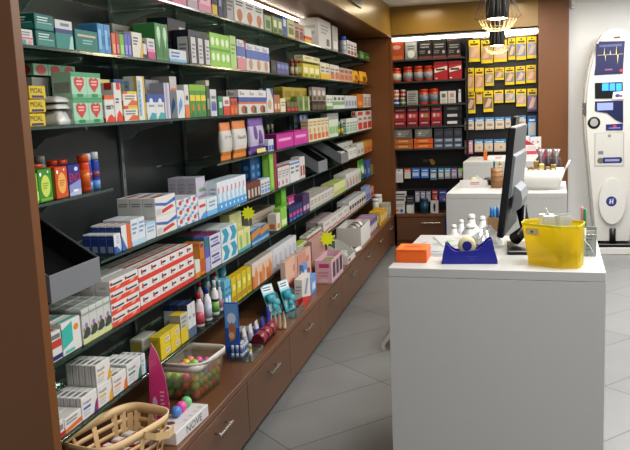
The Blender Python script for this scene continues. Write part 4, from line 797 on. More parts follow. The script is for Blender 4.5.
# ---- grey leaflet box behind
mb = MB().box(-.05, .05, -.06, .06, 0, .055, '#8d8a85', .001).decal((-.05, -.06, .055), (.1, 0, 0), (0, .12, 0), (0, 0, 1), [('R', .08, .08, .92, .92, '#b9b5ae'), ('L', .15, .15, .85, .85, 5, '#8f8b84')])
tag(mb.build('leaflet_box', 'card', None, (-1.345, 3.83, ZL), .05), 'low grey open box of printed leaflets near the picture card', 'box')
# ---- tubes
def squeeze(x, y, w, h, body, cap, label, lab='#7788aa', grp=None, rz=0):
    t = thing('cream_tube', label, 'tube', (x, y, ZL), rz, grp)
    MB().lathe([(w*.36, 0), (w*.38, h*.17), (w*.3, h*.18)], 12, col=cap).build('cap', 'plastic', t)
    mb = MB(); n = 12; V = []; S_ = ((.185, .34, .34), (.3, .42, .4), (.6, .47, .26), (.9, .5, .07), (1, .5, .03))
    for f, a, b in S_: V += [(w*b*math.cos(2*PI*i/n), w*a*math.sin(2*PI*i/n), h*f) for i in range(n)]
    for k in range(4): mb.add(V[k*n:(k+2)*n], [(i, (i+1) % n, n+(i+1) % n, n+i) for i in range(n)], lab if k == 1 else body, True)
    mb.add(V[:n], [tuple(range(n))[::-1]], body); mb.add(V[-n:], [tuple(range(n))], body); mb.build('body', 'plastic', t)
for k, (x, y, c, l) in enumerate(((-1.335, 3.69, '#d3d3d8', 'white'), (-1.322, 3.755, '#cfd0d8', 'white'), (-1.312, 3.83, '#c9ccd8', 'pale blue'), (-1.30, 3.90, '#3b4a98', 'navy'), (-1.29, 3.98, '#2c2f8a', 'violet-blue'))):
    squeeze(x+.03, y-.005, .05, .105 if k < 4 else .14, c, '#d0d0d4' if k > 2 else '#8a4a50', '%s cream tube standing cap-down, %s of five behind the red tins' % (l, ORD[k]), '#4a5aa8' if k > 1 else '#b8bcd0', 'cream tubes on the ledge')
for k in range(4):
    squeeze(-1.262+.026*k, 4.03, .03, .1, '#f2d8c2', '#e6bb9e', 'slim flesh-pink tube with pointed end, %s of four in a row' % ORD[k], '#e6c6ac', 'flesh-pink tubes on the ledge', .6)
for k in range(3):
    t = thing('round_tin', 'red round tin lying on its side, %s of three in the row' % ('nearest', 'middle', 'farthest')[k], 'tin', (-1.235, 3.735+.09*k, ZL), 0, 'red tins on the ledge')
    mb = MB().lathe([(.03, 0), (.034, .003), (.034, .08), (.03, .083)], 18, col='#8f2733', cols=['#6a1c26', '#8a2834', '#8a2834']); mb.lathe([(.0343, .02), (.0343, .024)], 18, col='#c98a8f'); mb.lathe([(.0343, .055), (.0343, .06)], 18, col='#b86a70')
    o = mb.build('drum', 'plastic', t); o.rotation_euler = (-PI/2, 0, 0); o.location = (0, -.041, .0346)
    MB().box(-.03, .03, -.0395, .0395, 0, .0004, '#3a2222', .0001).build('liner', 'card', t)
# ---- turquoise blister packs in an acrylic stand
t = thing('acrylic_stand', 'clear acrylic stand on the ledge holding turquoise pacifier packs', 'stand', (-1.265, 4.35, ZL), math.radians(0))
MB().box(-.15, .095, -.1, .08, 0, .004, b=.001).build('base_plate', 'acrylic', t)
MB().box(.091, .0945, -.1, .08, .0045, .055, b=.0005).build('front_lip', 'acrylic', t)
def pacpack(dx, dy, dz, lean, label, yaw):
    t = thing('pacifier_pack', label, 'pack', (-1.265+dx, 4.35+dy, ZL+.0052+dz), yaw, 'turquoise pacifier packs')
    R_ = Matrix.Rotation(lean, 4, 'Y')
    c = MB().box(-.003, 0, -.05, .05, 0, .19, '#9fd0d6', .001).decal((0, -.05, 0), (0, .1, 0), (0, 0, .19), (1, 0, 0), [('R', .05, .75, .95, .97, '#e2e4e4'), ('L', .15, .8, .8, .92, 2, '#5a7a9a'), ('R', .0, .0, 1, .68, '#38b0c0'), ('P', [(.1, .1), (.5, .2), (.4, .5), (.15, .45)], '#c8dfe2'), ('P', [(.55, .3), (.95, .35), (.85, .62), (.6, .6)], '#8fd4dc')]).build('card', 'card', t)
    b = MB().ball((.018, -.02, .1), .03, 10, 8, '#33aec2', sx=.7, sz=.95).ball((.018, .022, .07), .028, 10, 8, '#55c0cc', sx=.6, sz=.8).ball((.016, .0, .045), .02, 10, 8, '#3fb6c6', sx=.6).build('pacifier', 'plastic', t)
    b2 = MB().box(.0006, .04, -.044, .044, .012, .13, b=.012).build('blister', 'acrylic', t)
    for o in (c, b, b2): o.matrix_local = R_
pacpack(-.045, -.055, 0.003, -.42, 'turquoise pacifier pack with white card top leaning back in the acrylic stand', -.5)
pacpack(.02, .05, 0.003, -.3, 'turquoise pacifier pack tilted behind the other in the acrylic stand', -.35)
# ---- face cards and cartons
def stand_box(u0, u1, v1, hpx, xf, d, base, front, name, label, cat, side=None, top=(), z=ZL, rz=0, yref=None):
    ya, yb = y_on(u0, xf, z), y_on(u1, xf, z); h = hpx/ppm(xf, ya, z)
    return place(name, carton_mesh(yb-ya-.001, d, h, base, front, side, top, name), (xf-d/2, (ya+yb)/2, z), rz, label, cat)
LIPS = [('R', 0, 0, 1, 1, '#d0aa96'), ('E', .72, .75, .12, .08, '#b57e6c'), ('E', .5, .42, .4, .13, '#b0605c'), ('E', .5, .45, .36, .04, '#7d3a3a'), ('R', .8, 0, 1, 1, '#c39a88')]
stand_box(287, 298.5, 0, 47, -1.285, .03, '#c8a392', LIPS, 'face_card', 'pinkish card with large close-up of a mouth, standing behind the acrylic stand', 'card', [('R', 0, 0, 1, 1, '#c7b6aa')])
stand_box(299, 312, 0, 42, -1.285, .03, '#c49c90', LIPS[:4]+[('R', 0, .6, .6, 1, '#c08c7c')], 'face_card', 'second mouth close-up card, behind the upright red and white box', 'card', [('R', 0, 0, 1, 1, '#bdaaa0')])
stand_box(313, 326, 0, 36, -1.33, .03, '#bf9a92', [('R', 0, .5, 1, 1, '#b08a86'), ('E', .5, .3, .3, .15, '#a86864')], 'face_card', 'tall pinkish card standing against the dark recess', 'card')
stand_box(303, 311, 0, 27, -1.2, .05, '#d0ccc8', [('P', [(0, 0), (1, 0), (1, .1), (0, .35)], '#c23a36'), ('P', [(.2, .4), (.45, .35), (.8, .85), (.55, .9)], '#8f9098')], 'medicine_box', 'upright white box with red foot standing alone near the ledge edge', 'box', [('P', [(0, 0), (1, 0), (1, .35), (0, .2)], '#c23a36'), tx('#999', 3)])
stand_box(311.5, 316.5, 0, 18, -1.215, .05, '#6a96c8', [('R', .2, .2, .8, .6, '#c2d4e6')], 'medicine_box', 'small blue box behind the upright white and red box', 'box')
stand_box(304.6, 308.4, 0, 31, -1.258, .025, '#5f8fc4', [('R', .2, .5, .8, .8, '#c6d4e4')], 'medicine_box', 'taller blue box squeezed between the mouth card and small blue box', 'box')
# pink open display box
t = thing('display_box', 'pale pink open-topped display box with dark window panels on the ledge', 'box', (-1.205, 5.34, ZL), 0)
mb = MB()
for x0, x1, y0, y1 in ((-.06, .06, -.2, -.196), (-.06, .06, .196, .2), (-.06, -.056, -.1955, .1955), (.056, .06, -.1955, .1955)): mb.box(x0, x1, y0, y1, 0, .165, '#cfa9b4', .001)
mb.box(-.0555, .0555, -.1955, .1955, .0, .006, '#b8929c', .001)
mb.decal((.06, -.2, 0), (0, .4, 0), (0, 0, .165), (1, 0, 0), [('R', .1, .2, .3, .85, '#4a3a44'), ('R', .4, .2, .6, .85, '#54444c'), ('R', .7, .2, .9, .85, '#4a3a44')])
mb.decal((-.06, -.2, 0), (.12, 0, 0), (0, 0, .165), (0, -1, 0), [('R', .25, .68, .85, .85, '#b04a72'), ('L', .2, .3, .8, .5, 2, '#b98a98'), ('E', .5, .12, .3, .08, '#d8c0b8')])
mb.build('carton', 'card', t)
for k in range(4):
    stand = MB().box(-.05, .05, -.04, .04, 0, .12, ('#7a8f4a', '#8a5a6a', '#6a7a44', '#b0929a')[k], .002).decal((-.05, -.04, .12), (.1, 0, 0), (0, .08, 0), (0, 0, 1), [('R', .1, .1, .9, .5, '#9ab05a')])
    tag(stand.build('gift_box', 'card', None, (-1.205, 5.2+.09*k, ZL+.0065)), '%s small carton inside the pale pink display box, %s from the near end' % (('olive', 'plum', 'moss green', 'rose')[k], ORD[k]), 'box')
# green-panelled display case
t = thing('display_case', 'white display case with dark green back and sloping sides on the ledge', 'display', (-1.235, 5.93, ZL), 0)
for y in (-.15, .147):
    MB().prism([(-.08, 0), (.075, 0), (.075, .06), (-.06, .15), (-.08, .15)], y, y+.003, 'y', '#cfccc6').build('side_panel', 'card', t)
MB().box(-.08, .075, -.1465, .1465, 0, .003, '#c9c6c0', .0005).build('base_panel', 'card', t)
mb = MB().box(-.084, -.0805, -.15, .15, 0, .19, '#c9c6c0', .001).box(-.0803, -.079, -.13, .13, .02, .175, '#1f4a35', .0003); mb.build('back_panel', 'card', t)
MB().box(.0755, .079, -.15, .15, 0, .05, '#d2cfc9', .001).decal((.079, -.15, 0), (0, .3, 0), (0, 0, .05), (1, 0, 0), [('R', .1, .25, .4, .75, '#b0506a')]).build('front_lip', 'card', t)
for k in range(3):
    jar(None, 0, 6, 8, 'small white capped bottle in the green-backed display case, %s of three' % ORD[k], '#d5d6d2', '#c9ccc8', [(.2, .6, '#a8c0b0')], .3, 'sample_bottle', 'bottle', zabs=ZL+.0035, x=-1.225, y=5.85+.08*k)
# white open carton with pouches
t = thing('open_carton', 'large white open carton of grey sachets on the ledge', 'carton', (-1.29, 6.78, ZL), 0)
mb = MB()
for x0, x1, y0, y1 in ((-.11, .11, -.25, -.246), (-.11, .11, .246, .25), (-.11, -.106, -.2455, .2455), (.106, .11, -.2455, .2455)): mb.box(x0, x1, y0, y1, 0, .17, '#cfcdc8', .001)
mb.box(-.1055, .1055, -.2455, .2455, 0, .004, '#b9b7b2', .001); mb.build('carton_wall', 'card', t)
for k in range(6):
    mb = MB().ball((0, 0, .085), .042, 10, 8, ('#8f8a88', '#b8b4b0', '#5f5350', '#a09a98', '#77625e', '#c9c6c2')[k], sx=1.6, sy=.75, sz=2.0)
    o = mb.build('sachet', 'foil', None, (-1.29, 6.60+.071*k, ZL+.005)); tag(o, '%s sachet bulging from the large white carton, %s from near end' % (('grey', 'silver', 'brown', 'pale grey', 'rusty', 'white')[k], ORD[k]), 'sachet')
# white rolled leaflets in front
o = MB().lathe([(.018, 0), (.02, .002), (.02, .16), (.018, .162)], 14, col='#d6d6d2').build('paper_roll', 'card', None, (-1.172-.012, 6.22, ZL+.0202)); o.rotation_euler = (-PI/2, 0, -.1); tag(o, 'white paper roll lying on the ledge before the large white carton', 'roll')
mb = MB().prism([(-.03, 0), (.03, 0), (.002, .075), (-.002, .075)], -.05, .05, 'y', '#d8d8d4'); tag(mb.build('folded_card', 'card', None, (-1.19, 6.13, ZL), .2), 'small white folded card beside the green-backed display case', 'card')
# boxes toward the corner
for k in range(6):
    c = ('#b8687a', '#6a74a8', '#c07a6a', '#7a80b0', '#b0808c', '#5f6a9a')[k]
    place('herbal_box', carton_mesh(.088, .16, .14, c, [('R', .1, .15, .9, .55, '#cfc8c6'), ('R', .1, .65, .9, .9, '#4f568c')], None, [('R', .1, .1, .9, .9, '#8088b0' if k % 2 else '#b87884')], 'herbal_box'), (-1.28, 7.09+.09*k, ZL), 0, '%s carton in the ledge row before the yellow ones, %s from near end' % (('rose', 'blue', 'coral', 'lavender', 'mauve', 'slate')[k], ORD[k]), 'box')
for k in range(4):
    place('herbal_box', carton_mesh(.12, .12, .15-.02*(k % 2), '#c9a040', [('R', .15, .3, .85, .75, '#d8c894'), ('R', .1, .08, .9, .2, '#a87a2a')], None, [], 'herbal_box'), (-1.235, 7.72+.125*k, ZL), 0, 'yellow carton on the ledge near the corner, %s from near end' % ORD[k], 'box')
place('herbal_box', carton_mesh(.12, .1, .16, '#a9a698', [('R', .15, .3, .85, .75, '#c4c0b2'), ('R', .1, .08, .9, .2, '#6f7a5a')], None, [], 'herbal_box'), (-1.22, 8.34, ZL), 0, 'grey-beige carton at the very corner end of the ledge', 'box')
for k, u in enumerate((362, 370)):
    jar(None, u, 7.5 if k == 0 else 9, 20 if k == 0 else 22, 'large white tub with red and yellow band, %s of two in the corner' % ('nearer', 'farther')[k], '#c8c6bc', '#d6d4ce', [(.05, .3, '#c9a43a'), (.3, .45, '#b8483c')], .15, 'powder_tub', 'tub', zabs=ZL, x=-1.315, y=8.24+.17*k)
# yellow star price tags
def star(u, v, x, y, s, label, stick):
    t = thing('star_tag', label, 'tag', (x, y, 0), .25)
    p = at(u, v, 'y', y); pts = []
    for i in range(20): r_ = s*(1 if i % 2 == 0 else .66); a = PI*i/10; pts.append((r_*math.sin(a), p.z+r_*math.cos(a)))
    MB().prism(pts, -.0008, .0008, 'y', '#e8f02c').build('star', 'card', t).location = (p.x-x, 0, 0)
    MB().tube([(p.x-x, .003, stick), (p.x-x, .003, p.z+s*.3)], .0022, 6, '#888888').build('stem', 'plastic', t)
star(327, 239, -1.36, 5.62, .062, 'yellow star-shaped price tag standing on the ledge by the pink box', ZL)
star(248.5, 213, -1.36, 4.12, .042, 'yellow star-shaped price tag on the sixth shelf, below sky blue boxes', .8296)
# ================================================================== FAR SHELVING
YF = 8.60
def bx(u, v=100, y=YF): return at(u, v, 'y', y)
XD = -.335
structure('trim_9', MB().box(XD-.012, XD+.012, 8.60, 8.85, .3725, 2.26, '#141517'), 'black', 'thin black divider between the two far shelf bays')
tag(MB().box(-1.1345, XD-.0125, 8.851, 8.862, .373, 2.3).build('back_panel', 'black'), 'plain black back panel of the far shelves, behind sports tubs', 'panel')
mb = MB().box(XD+.0125, .4075, 8.70, 8.712, .373, 2.25, '#1b1c1e')
tag(mb.build('pegboard', 'black'), 'black hanging board carrying yellow bandage packs', 'board')
# base drawers
for i in range(2):
    x0, x1 = (-1.1345+i*.771, -1.1345+(i+1)*.771-.001)
    t = thing('drawer_cabinet', 'low brown drawer unit under the far shelves, '+('by the corner' if i == 0 else 'by the wooden pillar'), 'cabinet', ((x0+x1)/2, 8.6, .001))
    w = (x1-x0)/2
    MB().box(-w, w, -.01, .26, .0, .335, '#2a1c14').build('carcass', 'wood2', t)
    d = MB().box(-w+.003, w-.003, -.033, -.0105, .07, .33).build('drawer', 'wood2', t)
    h = MB().tube([(-.09, -.035, .27), (-.09, -.058, .27)], .004, 6).tube([(.09, -.035, .27), (.09, -.058, .27)], .004, 6).box(-.11, .11, -.062, -.055, .264, .276, b=.001).build('handle', 'metal', d); h['label'] = 'brushed metal bar handle'
tag(MB().box(-1.1345, .4075, 8.562, 8.69, .3365, .372, b=.002).box(-1.1345, XD-.013, 8.6905, 8.85, .3365, .372, b=.001).build('worktop', 'wood3'), 'brown wooden top of the drawer units under the far shelves', 'worktop')
ZB = [2.072, 1.836, 1.578, 1.338, 1.096]
for k, z in enumerate(ZB):
    t = thing('wall_shelf', 'black shelf board in the far bay, '+('topmost', 'second from top', 'middle one', 'fourth from top', 'lowest')[k], 'shelf', (XD-.4, 8.72, z-.014), 0, 'black shelves of the far bay')
    MB().box(-.398, .386, -.115, .13, 0, .0135, '#232427').build('board', 'paint', t)
    MB().box(-.398, .386, -.119, -.1155, 0, .02, '#35373a').build('price_rail', 'paint', t)
def bb(S, u0, u1, hpx, base, front, label, name='supplement_box', cat='box', d=.12, zo=0, layers=1, z=None, yo=0, side=None):
    """printed carton on a far shelf, face toward the room"""
    zz = (ZB[S] if z is None else z)+.0006+zo; y = YF+.012+yo
    xa, xb = x_on(u0, y, zz), x_on(u1, y, zz); h = hpx/ppm((xa+xb)/2, y, zz)
    if S is not None and z is None and S > 0: h = min(h, ZB[S-1]-.02-zz)
    return place(name, carton_mesh(xb-xa-.002, d, h-.0006, base, front, side, [], name), ((xa+xb)/2, y+d/2, zz), -PI/2, label, cat)
def bj(S, u, wpx, hpx, label, body, cap, lab, capf=.2, zo=0, z=None, name='supplement_tub', yo=.05):
    zz = (ZB[S] if z is None else z)+.0006+zo; y = YF+.012+yo
    return jar(None, 0, wpx, hpx, label, body, cap, lab, capf, name, 'tub', zabs=zz, x=x_on(u, y, zz), y=y)
bb(0, 390, 404, 19, '#a8502e', [('R', 0, .55, 1, 1, '#9a4428'), ('E', .5, .68, .3, .12, '#c9998a'), ('R', .1, .05, .9, .25, '#c2703a')], 'rust-orange box in the corner of the topmost far shelf')
bb(0, 405, 417.5, 18.5, '#7d8082', [('R', .1, .35, .9, .9, '#a2a5a6'), ('E', .5, .3, .3, .2, '#cfd0d0'), ('L', .2, .55, .8, .75, 2, '#5f6264')], 'silver-grey box beside the rust-orange one')
for k, (a, b, h) in enumerate(((418.5, 432, 22), (432.5, 446.5, 21), (447.5, 461, 19))):
    bb(0, a, b, h, '#1e1d20', [('R', 0, 0, 1, .12, '#7a3a2e'), ('P', [(0, .85), (1, .95), (1, 1), (0, 1)], '#5a3a34'), ('L', .15, .5, .85, .68, 2, '#8a8a8c'), ('L', .1, .25, .5, .38, 2, '#77787a'), ('E', .8, .3, .1, .08, '#a89a94')], 'black box with grey print on the topmost far shelf, %s of three' % ORD[k])
for k, u in enumerate((396.5, 408, 418.7, 428.8)):
    bj(1, u, 9.6 if k else 10, 14 if k < 1 else 15, 'orange tub with red lid on the second far shelf, %s of four' % ORD[k], '#b0482a', '#b23420', [(.2, .75, '#c9bdb0' if k == 0 else '#8f9094')], .18)
for k, (a, b) in enumerate(((434, 448), (448.6, 462))):
    bb(1, a, b, 18.5, '#a02028', [('R', .0, .82, 1, 1, '#7d1820'), ('P', [(.05, .4), (.95, .55), (.95, .75), (.05, .62)], '#d8d2ca'), ('L', .15, .52, .8, .62, 1, '#3a2a2c'), ('R', .1, .08, .25, .14, '#e0d0c8')], 'red box with white slanted band, %s of two' % ('nearer the corner', 'nearer the divider')[k])
for (u, z0, c, l, cap, nm) in ((396.3, 0, '#2f4a8a', '#d0cfc8', '#cfcdc8', 'blue and white tub below an orange one'), (403.3, 0, '#5f8a4a', '#c8c4b4', '#c8c4bc', 'green and white tub below a red one')):
    bj(2, u, 6.6 if u < 400 else 6, 8.2, nm, c, cap, [(.3, .6, l)], .22)
for (u, c, l, cap, nm) in ((396.3, '#c9754a', '#d8c8b8', '#d2cdc6', 'small orange tub standing on the blue one'), (403.3, '#a83a38', '#c8b0a8', '#c9c2bc', 'small red tub standing on the green one')):
    bj(2, u, 6.2 if u < 400 else 5.6, 7.6, nm, c, cap, [(.3, .6, l)], .22, zo=8.2/ppm(-1, 8.6, 1.6)+.001)
bb(2, 407, 418, 14.5, '#9b9a96', [('L', .15, .3, .85, .8, 4, '#5f5f60'), ('R', .1, .05, .9, .2, '#77777a')], 'grey printed box between small tubs and orange tubs')
for k, u in enumerate((424, 434)):
    bj(2, u, 9.8, 15.5, 'orange tub with grey label on the middle far shelf, %s of two' % ('first', 'second')[k], '#b8481e', '#b23c1c', [(.2, .8, '#6f7684')], .16)
for k, (a, b, c) in enumerate(((440, 447.6, '#c6c3bc'), (448.2, 456, '#c9c2bc'))):
    bb(2, a, b, 12.8, c, [('R', .25, .5, .75, .8, '#5a6a54' if k == 0 else '#b08a8a'), ('L', .2, .1, .8, .35, 2, '#a09c98')], 'small white box with %s emblem on the middle far shelf' % ('green', 'pink')[k])
t = bb(2, 457.5, 462, 14.5, '#2a2c34', [('R', .2, .1, .8, .75, '#b9bcc4'), ('R', .3, .8, .7, .95, '#d0d0d2')], 'slim grey and black box beside the divider')
for k, (a, b) in enumerate(((393.5, 406), (407, 418), (419, 430), (431, 442))):
    bb(3, a, b, 8, '#7a1a24', [('L', .15, .4, .85, .6, 1, '#b88a8a'), ('R', 0, .8, 1, 1, '#9a2a30')], 'dark red box on the fourth far shelf, bottom layer, %s from corner' % ORD[k], zo=0)
    bb(3, a, b, 6.5, '#8f2630', [('R', .1, .1, .9, .8, '#b04a52'), ('E', .3, .5, .12, .3, '#d6b8b4'), ('E', .65, .5, .15, .25, '#c88a6a' if k != 2 else '#7aa04a')], 'shiny red sachet carton, middle layer, %s from corner' % ORD[k], zo=8/ppm(-1, 8.6, 1.34)+.0008, name='sachet_box')
    bb(3, a, b, 6.5, '#4a1a22', [('L', .15, .3, .85, .6, 1, '#8a5a5c')], 'dark maroon box, top layer, %s from corner' % ORD[k], zo=14.5/ppm(-1, 8.6, 1.34)+.0016)
for k in range(3):
    bb(3, 443.5, 462, 6.9, '#121214', [('L', .2, .3, .75, .7, 1, ('#c9c9c9', '#b8b8b8', '#55565a')[k])], 'wide black box with white word, %s of the stacked three' % ('lowest', 'middle', 'topmost')[k], zo=k*(6.9/ppm(-.5, 8.6, 1.34)+.0012))
for k, (a, b) in enumerate(((393.5, 413), (413.8, 433))):
    for l in range(2): bb(4, a, b, 5.2, '#b06a34' if k == 0 else '#cc5f22', [('L', .25, .35, .75, .65, 1, '#d6a060'), ('R', 0, .9, 1, 1, '#8a4a20')], '%s orange box on the lowest far shelf, %s of two stacked' % (('tan', 'bright')[k], ('lower', 'upper')[l]), zo=l*(5.2/ppm(-1, 8.6, 1.1)+.0012))
    bb(4, a+1, b-1, 9.5, '#6a6664', [('L', .15, .2, .85, .8, 3, '#94908c'), ('E', .3, .5, .08, .15, '#b8b4b0')], 'grey-brown box standing on the %s orange boxes' % ('tan', 'bright')[k], zo=2*(5.2/ppm(-1, 8.6, 1.1)+.0016))
for k, (a, b) in enumerate(((434, 443.5), (444, 453.5), (454, 462))):
    for l in range(2): bb(4, a, b, 5.2, '#56606f', [('L', .15, .3, .85, .7, 1, '#94a0b0'), ('R', 0, .88, 1, 1, '#39424f')], 'blue-grey box on the lowest far shelf, %s layer, %s from the divider' % (('bottom', 'middle')[l], ('third', 'second', 'first')[k]), zo=l*(5.2/ppm(-1, 8.6, 1.1)+.0012))
    bb(4, a, b, 9, '#33363d', [('L', .15, .3, .85, .6, 2, '#55585f')], 'dark slate box on top of blue-grey boxes, %s from the divider' % ('third', 'second', 'first')[k], zo=2*(5.2/ppm(-1, 8.6, 1.1)+.0016))
# boxes on the base top
Z0 = .3722
def bt(u0, u1, hpx, base, front, label, zo=0, d=.08, yo=0, **kw): return bb(None, u0, u1, hpx, base, front, label, 'medicine_box', 'box', d, zo, z=Z0, yo=yo-.02)
s0 = ppm(-1, 8.6, .4)
bt(394.3, 405, 11.5, '#c9c7c2', [('L', .1, .6, .9, .85, 2, '#8f8f90'), ('E', .7, .25, .15, .15, '#3f68b0'), ('R', .1, .2, .45, .35, '#b8684a')], 'white box with blue dot on the base top, lowest of three')
bt(394.8, 405.5, 4.6, '#c4c2bd', [('L', .1, .3, .9, .7, 1, '#5a5a5c')], 'flat white box stacked on the white box with blue dot', zo=11.5/s0+.001)
bt(394.6, 406, 5.6, '#c6c3be', [('L', .1, .4, .9, .7, 1, '#4a4a4c'), ('R', 0, 0, 1, .2, '#6a6a70')], 'topmost flat white box of the corner stack', zo=16.1/s0+.002)
bt(406.5, 414, 10.5, '#bfc0c2', [('E', .4, .4, .35, .4, '#d8d8d8'), ('R', 0, .85, 1, 1, '#3a3c42')], 'pale grey box beside the white corner stack')
bt(406.5, 414, 7, '#25272c', [('R', .1, .6, .9, .75, '#8f949a'), ('R', .1, .2, .9, .35, '#6f7478')], 'black box with grey bands on the pale grey box', zo=10.5/s0+.001)
bj(None, 424.5, 8.2, 15, 'dark teal-blue jar with lid on the base top', '#1f3f54', '#2a4a66', [(.2, .8, '#24506a')], .15, z=Z0, name='powder_tub', yo=-.005)
bt(430.5, 438.5, 12.5, '#c9c9c9', [('P', [(.35, .15), (.5, .5), (.65, .15)], '#1d1d22'), ('E', .5, .65, .14, .14, '#1d1d22'), ('R', .35, .35, .65, .6, '#26262c')], 'small white box with black figure on the base top', yo=-.0)
# ------------------------------------------------------------------ hanging packs
def hang(u0, u1, v0, v1, label, head, body, foot, hf=.28, ff=.18, photo='#a9866c', y=8.66, name='hanging_bandage_pack', yl=None, ops=None, board=8.70, grp=None):
    uc = (u0+u1)/2; pt = at(uc, v0, 'y', y); pb = at(uc, v1, 'y', y); xa, xb = at(u0, (v0+v1)/2, 'y', y).x, at(u1, (v0+v1)/2, 'y', y).x
    h = pt.z-pb.z; w = xb-xa-.003
    t = thing(name, label, 'pack', ((xa+xb)/2, y, pb.z), 0, grp)
    mb = MB(); mb.box(-w/2, w/2, 0, .0015, 0, h, head, .0005)
    if body != 'flat':
        mb.box(-w/2+.002, w/2-.002, -.022, -.0002, .002, h*(1-hf), body, .003)
        F_ = [('R', 0, 0, 1, ff, foot)] if ff else []
        mb.decal((-w/2+.002, -.022, .002), (w-.004, 0, 0), (0, 0, h*(1-hf)-.002), (0, -1, 0), F_+(ops or [('R', .06, ff+.04, .94, .97, photo), ('P', [(.1, ff+.1), (.6, ff+.15), (.9, .8), (.5, .9)], '#c9a58a')]))
    mb.decal((-w/2, 0, h*(1-hf)), (w, 0, 0), (0, 0, h*hf), (0, -1, 0), [('E', .5, .7, .1, .14, '#26220f'), ('L', .15, .15, .85, .45, 1, '#4a4210' if head[1] in 'de' else '#c8d6e6')])
    mb.build('pack_card', 'card', t)
    MB().tube([(0, .039 if board > 8.69 else .03, h-.012), (0, -.03, h-.012)], .0022, 6, '#a8a8a8').build('hook', 'plastic', t)
    return t
YL = '#d9bd1c'
rowA = [(468.5, 480, 40, 62, '#b99a86'), (481, 493, 40, 63.5, '#a88a78'), (493.5, 507, 40, 62, '#c0a294'), (508, 515.5, 38, 60, '#5f6f8c'), (516, 526.3, 37, 60, '#6a84b4'), (526.8, 536.5, 36.5, 58.5, '#7a90b8')]
rowB = [(465, 474.2, 68, 92, '#b88a74'), (474.8, 484, 68, 92, '#b88a74'), (485, 494, 68, 86, '#8a8c8c'), (494.6, 504.2, 67.5, 80, '#8a7a70'), (504.8, 514.5, 67, 85, '#77787a'), (515.5, 525.3, 66, 84, '#6f7fa8'), (525.9, 536.2, 65, 83, '#b48a78')]
rowC = [(465.5, 475.5, 91.5, 113.5, '#77665c'), (476, 482.6, 91.5, 104, '#c89a88'), (483.2, 493.3, 90.5, 112, '#6f6660'), (493.9, 503.5, 90, 103, '#a8a2b0'), (505, 515, 89.5, 102.5, '#7f9cc0'), (516, 526.2, 89, 106.5, '#a49aa8')]
for nm, row, tail in (('top', rowA, 'top hanging row'), ('second', rowB, 'second hanging row'), ('third', rowC, 'third hanging row')):
    for k, (a, b, v0, v1, ph) in enumerate(row):
        hang(a, b, v0, v1, 'yellow bandage pack with photo panel, %s, %s from the divider' % (tail, ORD[k]), YL, '#cdb21c', YL, photo=ph, grp='yellow bandage packs on the hanging board')
hang(527.3, 537, 88.5, 111.5, 'violet pack with yellow header at the pillar end of the third hanging row', YL, '#6a5a7c', '#3a3350', photo='#7a6a90', ff=.1)
for k, (a, b, v0, v1) in enumerate(((464.3, 474.2, 118, 130), (474.9, 484.5, 117.5, 130), (485, 494.5, 117.3, 129.5), (495, 504.5, 117, 129), (505, 511, 116.8, 128), (516, 526, 115.5, 127))):
    hang(a, b, v0, v1, 'beige plaster pack with blue header, fourth hanging row, %s from the divider' % ORD[k], '#4f86b8', '#c4b6a4', '#b8a894', hf=.3, ff=.15, photo='#cbbda8', ops=[('R', .05, .2, .95, .95, '#cabba6'), ('L', .2, .4, .8, .7, 1, '#9a8a7c')], name='hanging_plaster_pack', grp='plaster packs on the hanging board')
hang(527.5, 536.3, 115.5, 139, 'tall blue pack in the fourth hanging row by the pillar', '#2f5f9a', '#5f92c0', '#3a6aa0', photo='#8fb4d0', name='hanging_plaster_pack')
hang(464.5, 473, 140.5, 154, 'pink and white pack in the lowest hanging row', '#c88aa0', '#c98fa4', '#b86a88', photo='#d8b0be', name='hanging_plaster_pack')
for k, (a, b, v0, v1) in enumerate(((474.3, 483.5, 139.5, 152), (484, 493.2, 139.2, 151.5), (493.8, 506, 139, 151.5))):
    hang(a, b, v0, v1, 'beige plaster pack with blue header, lowest hanging row, %s after the pink one' % ORD[k], '#4a80b2', '#c2b4a2', '#b6a692', hf=.3, ff=.15, ops=[('R', .05, .2, .95, .95, '#c8b9a4'), ('E', .6, .5, .1, .12, '#a8784a')], name='hanging_plaster_pack', grp='plaster packs on the hanging board')
# hanging rails of the lower left bay
for z, nm in ((at(430, 167.5, 'y', 8.68).z, 'upper'), (at(430, 189.3, 'y', 8.68).z, 'lower')):
    tag(MB().box(-1.134, XD-.0125, 8.69, 8.70, z-.004, z+.008, '#2e3033').build('hanging_rail', 'paint'), '%s dark hanging rail under the lowest far shelf' % nm, 'rail')
for k, (a, b, v0, v1, h, bd, nm) in enumerate(((394.8, 403.2, 169, 182.5, '#c9c6c6', '#c4bcc0', 'white pack with pink print'), (404.2, 411, 168.5, 178.5, '#c8622c', '#c4bcae', 'orange and white pack'), (411.8, 420, 168, 178, '#3a68b0', '#3f70b8', 'blue pack nearer the corner'), (420.8, 429, 168, 178, '#3a68b0', '#3f70b8', 'blue pack farther from the corner'), (430, 437, 168, 180, '#4a7a9c', '#5f6f80', 'teal-grey pack'), (438, 444, 168, 179, '#4a8aa8', '#7f8a90', 'grey pack with blue header'), (444.6, 450.6, 168, 178.5, '#58a8b4', '#9a9aa0', 'grey pack with aqua header'), (451.2, 457.3, 168, 178.5, '#8a5ab0', '#9a8fa0', 'grey pack with violet header'), (457.9, 463, 168, 178, '#7fc040', '#a89a8c', 'beige pack with lime green header'))):
    hang(a, b, v0, v1, nm+' hanging on the upper rail', h, bd, bd, hf=.33, ff=.12, ops=[('R', .1, .3, .9, .85, '#b9bcc0' if k not in (2, 3) else '#a8bcd4')], name='hanging_pack', board=8.69, grp='packs on the upper hanging rail')
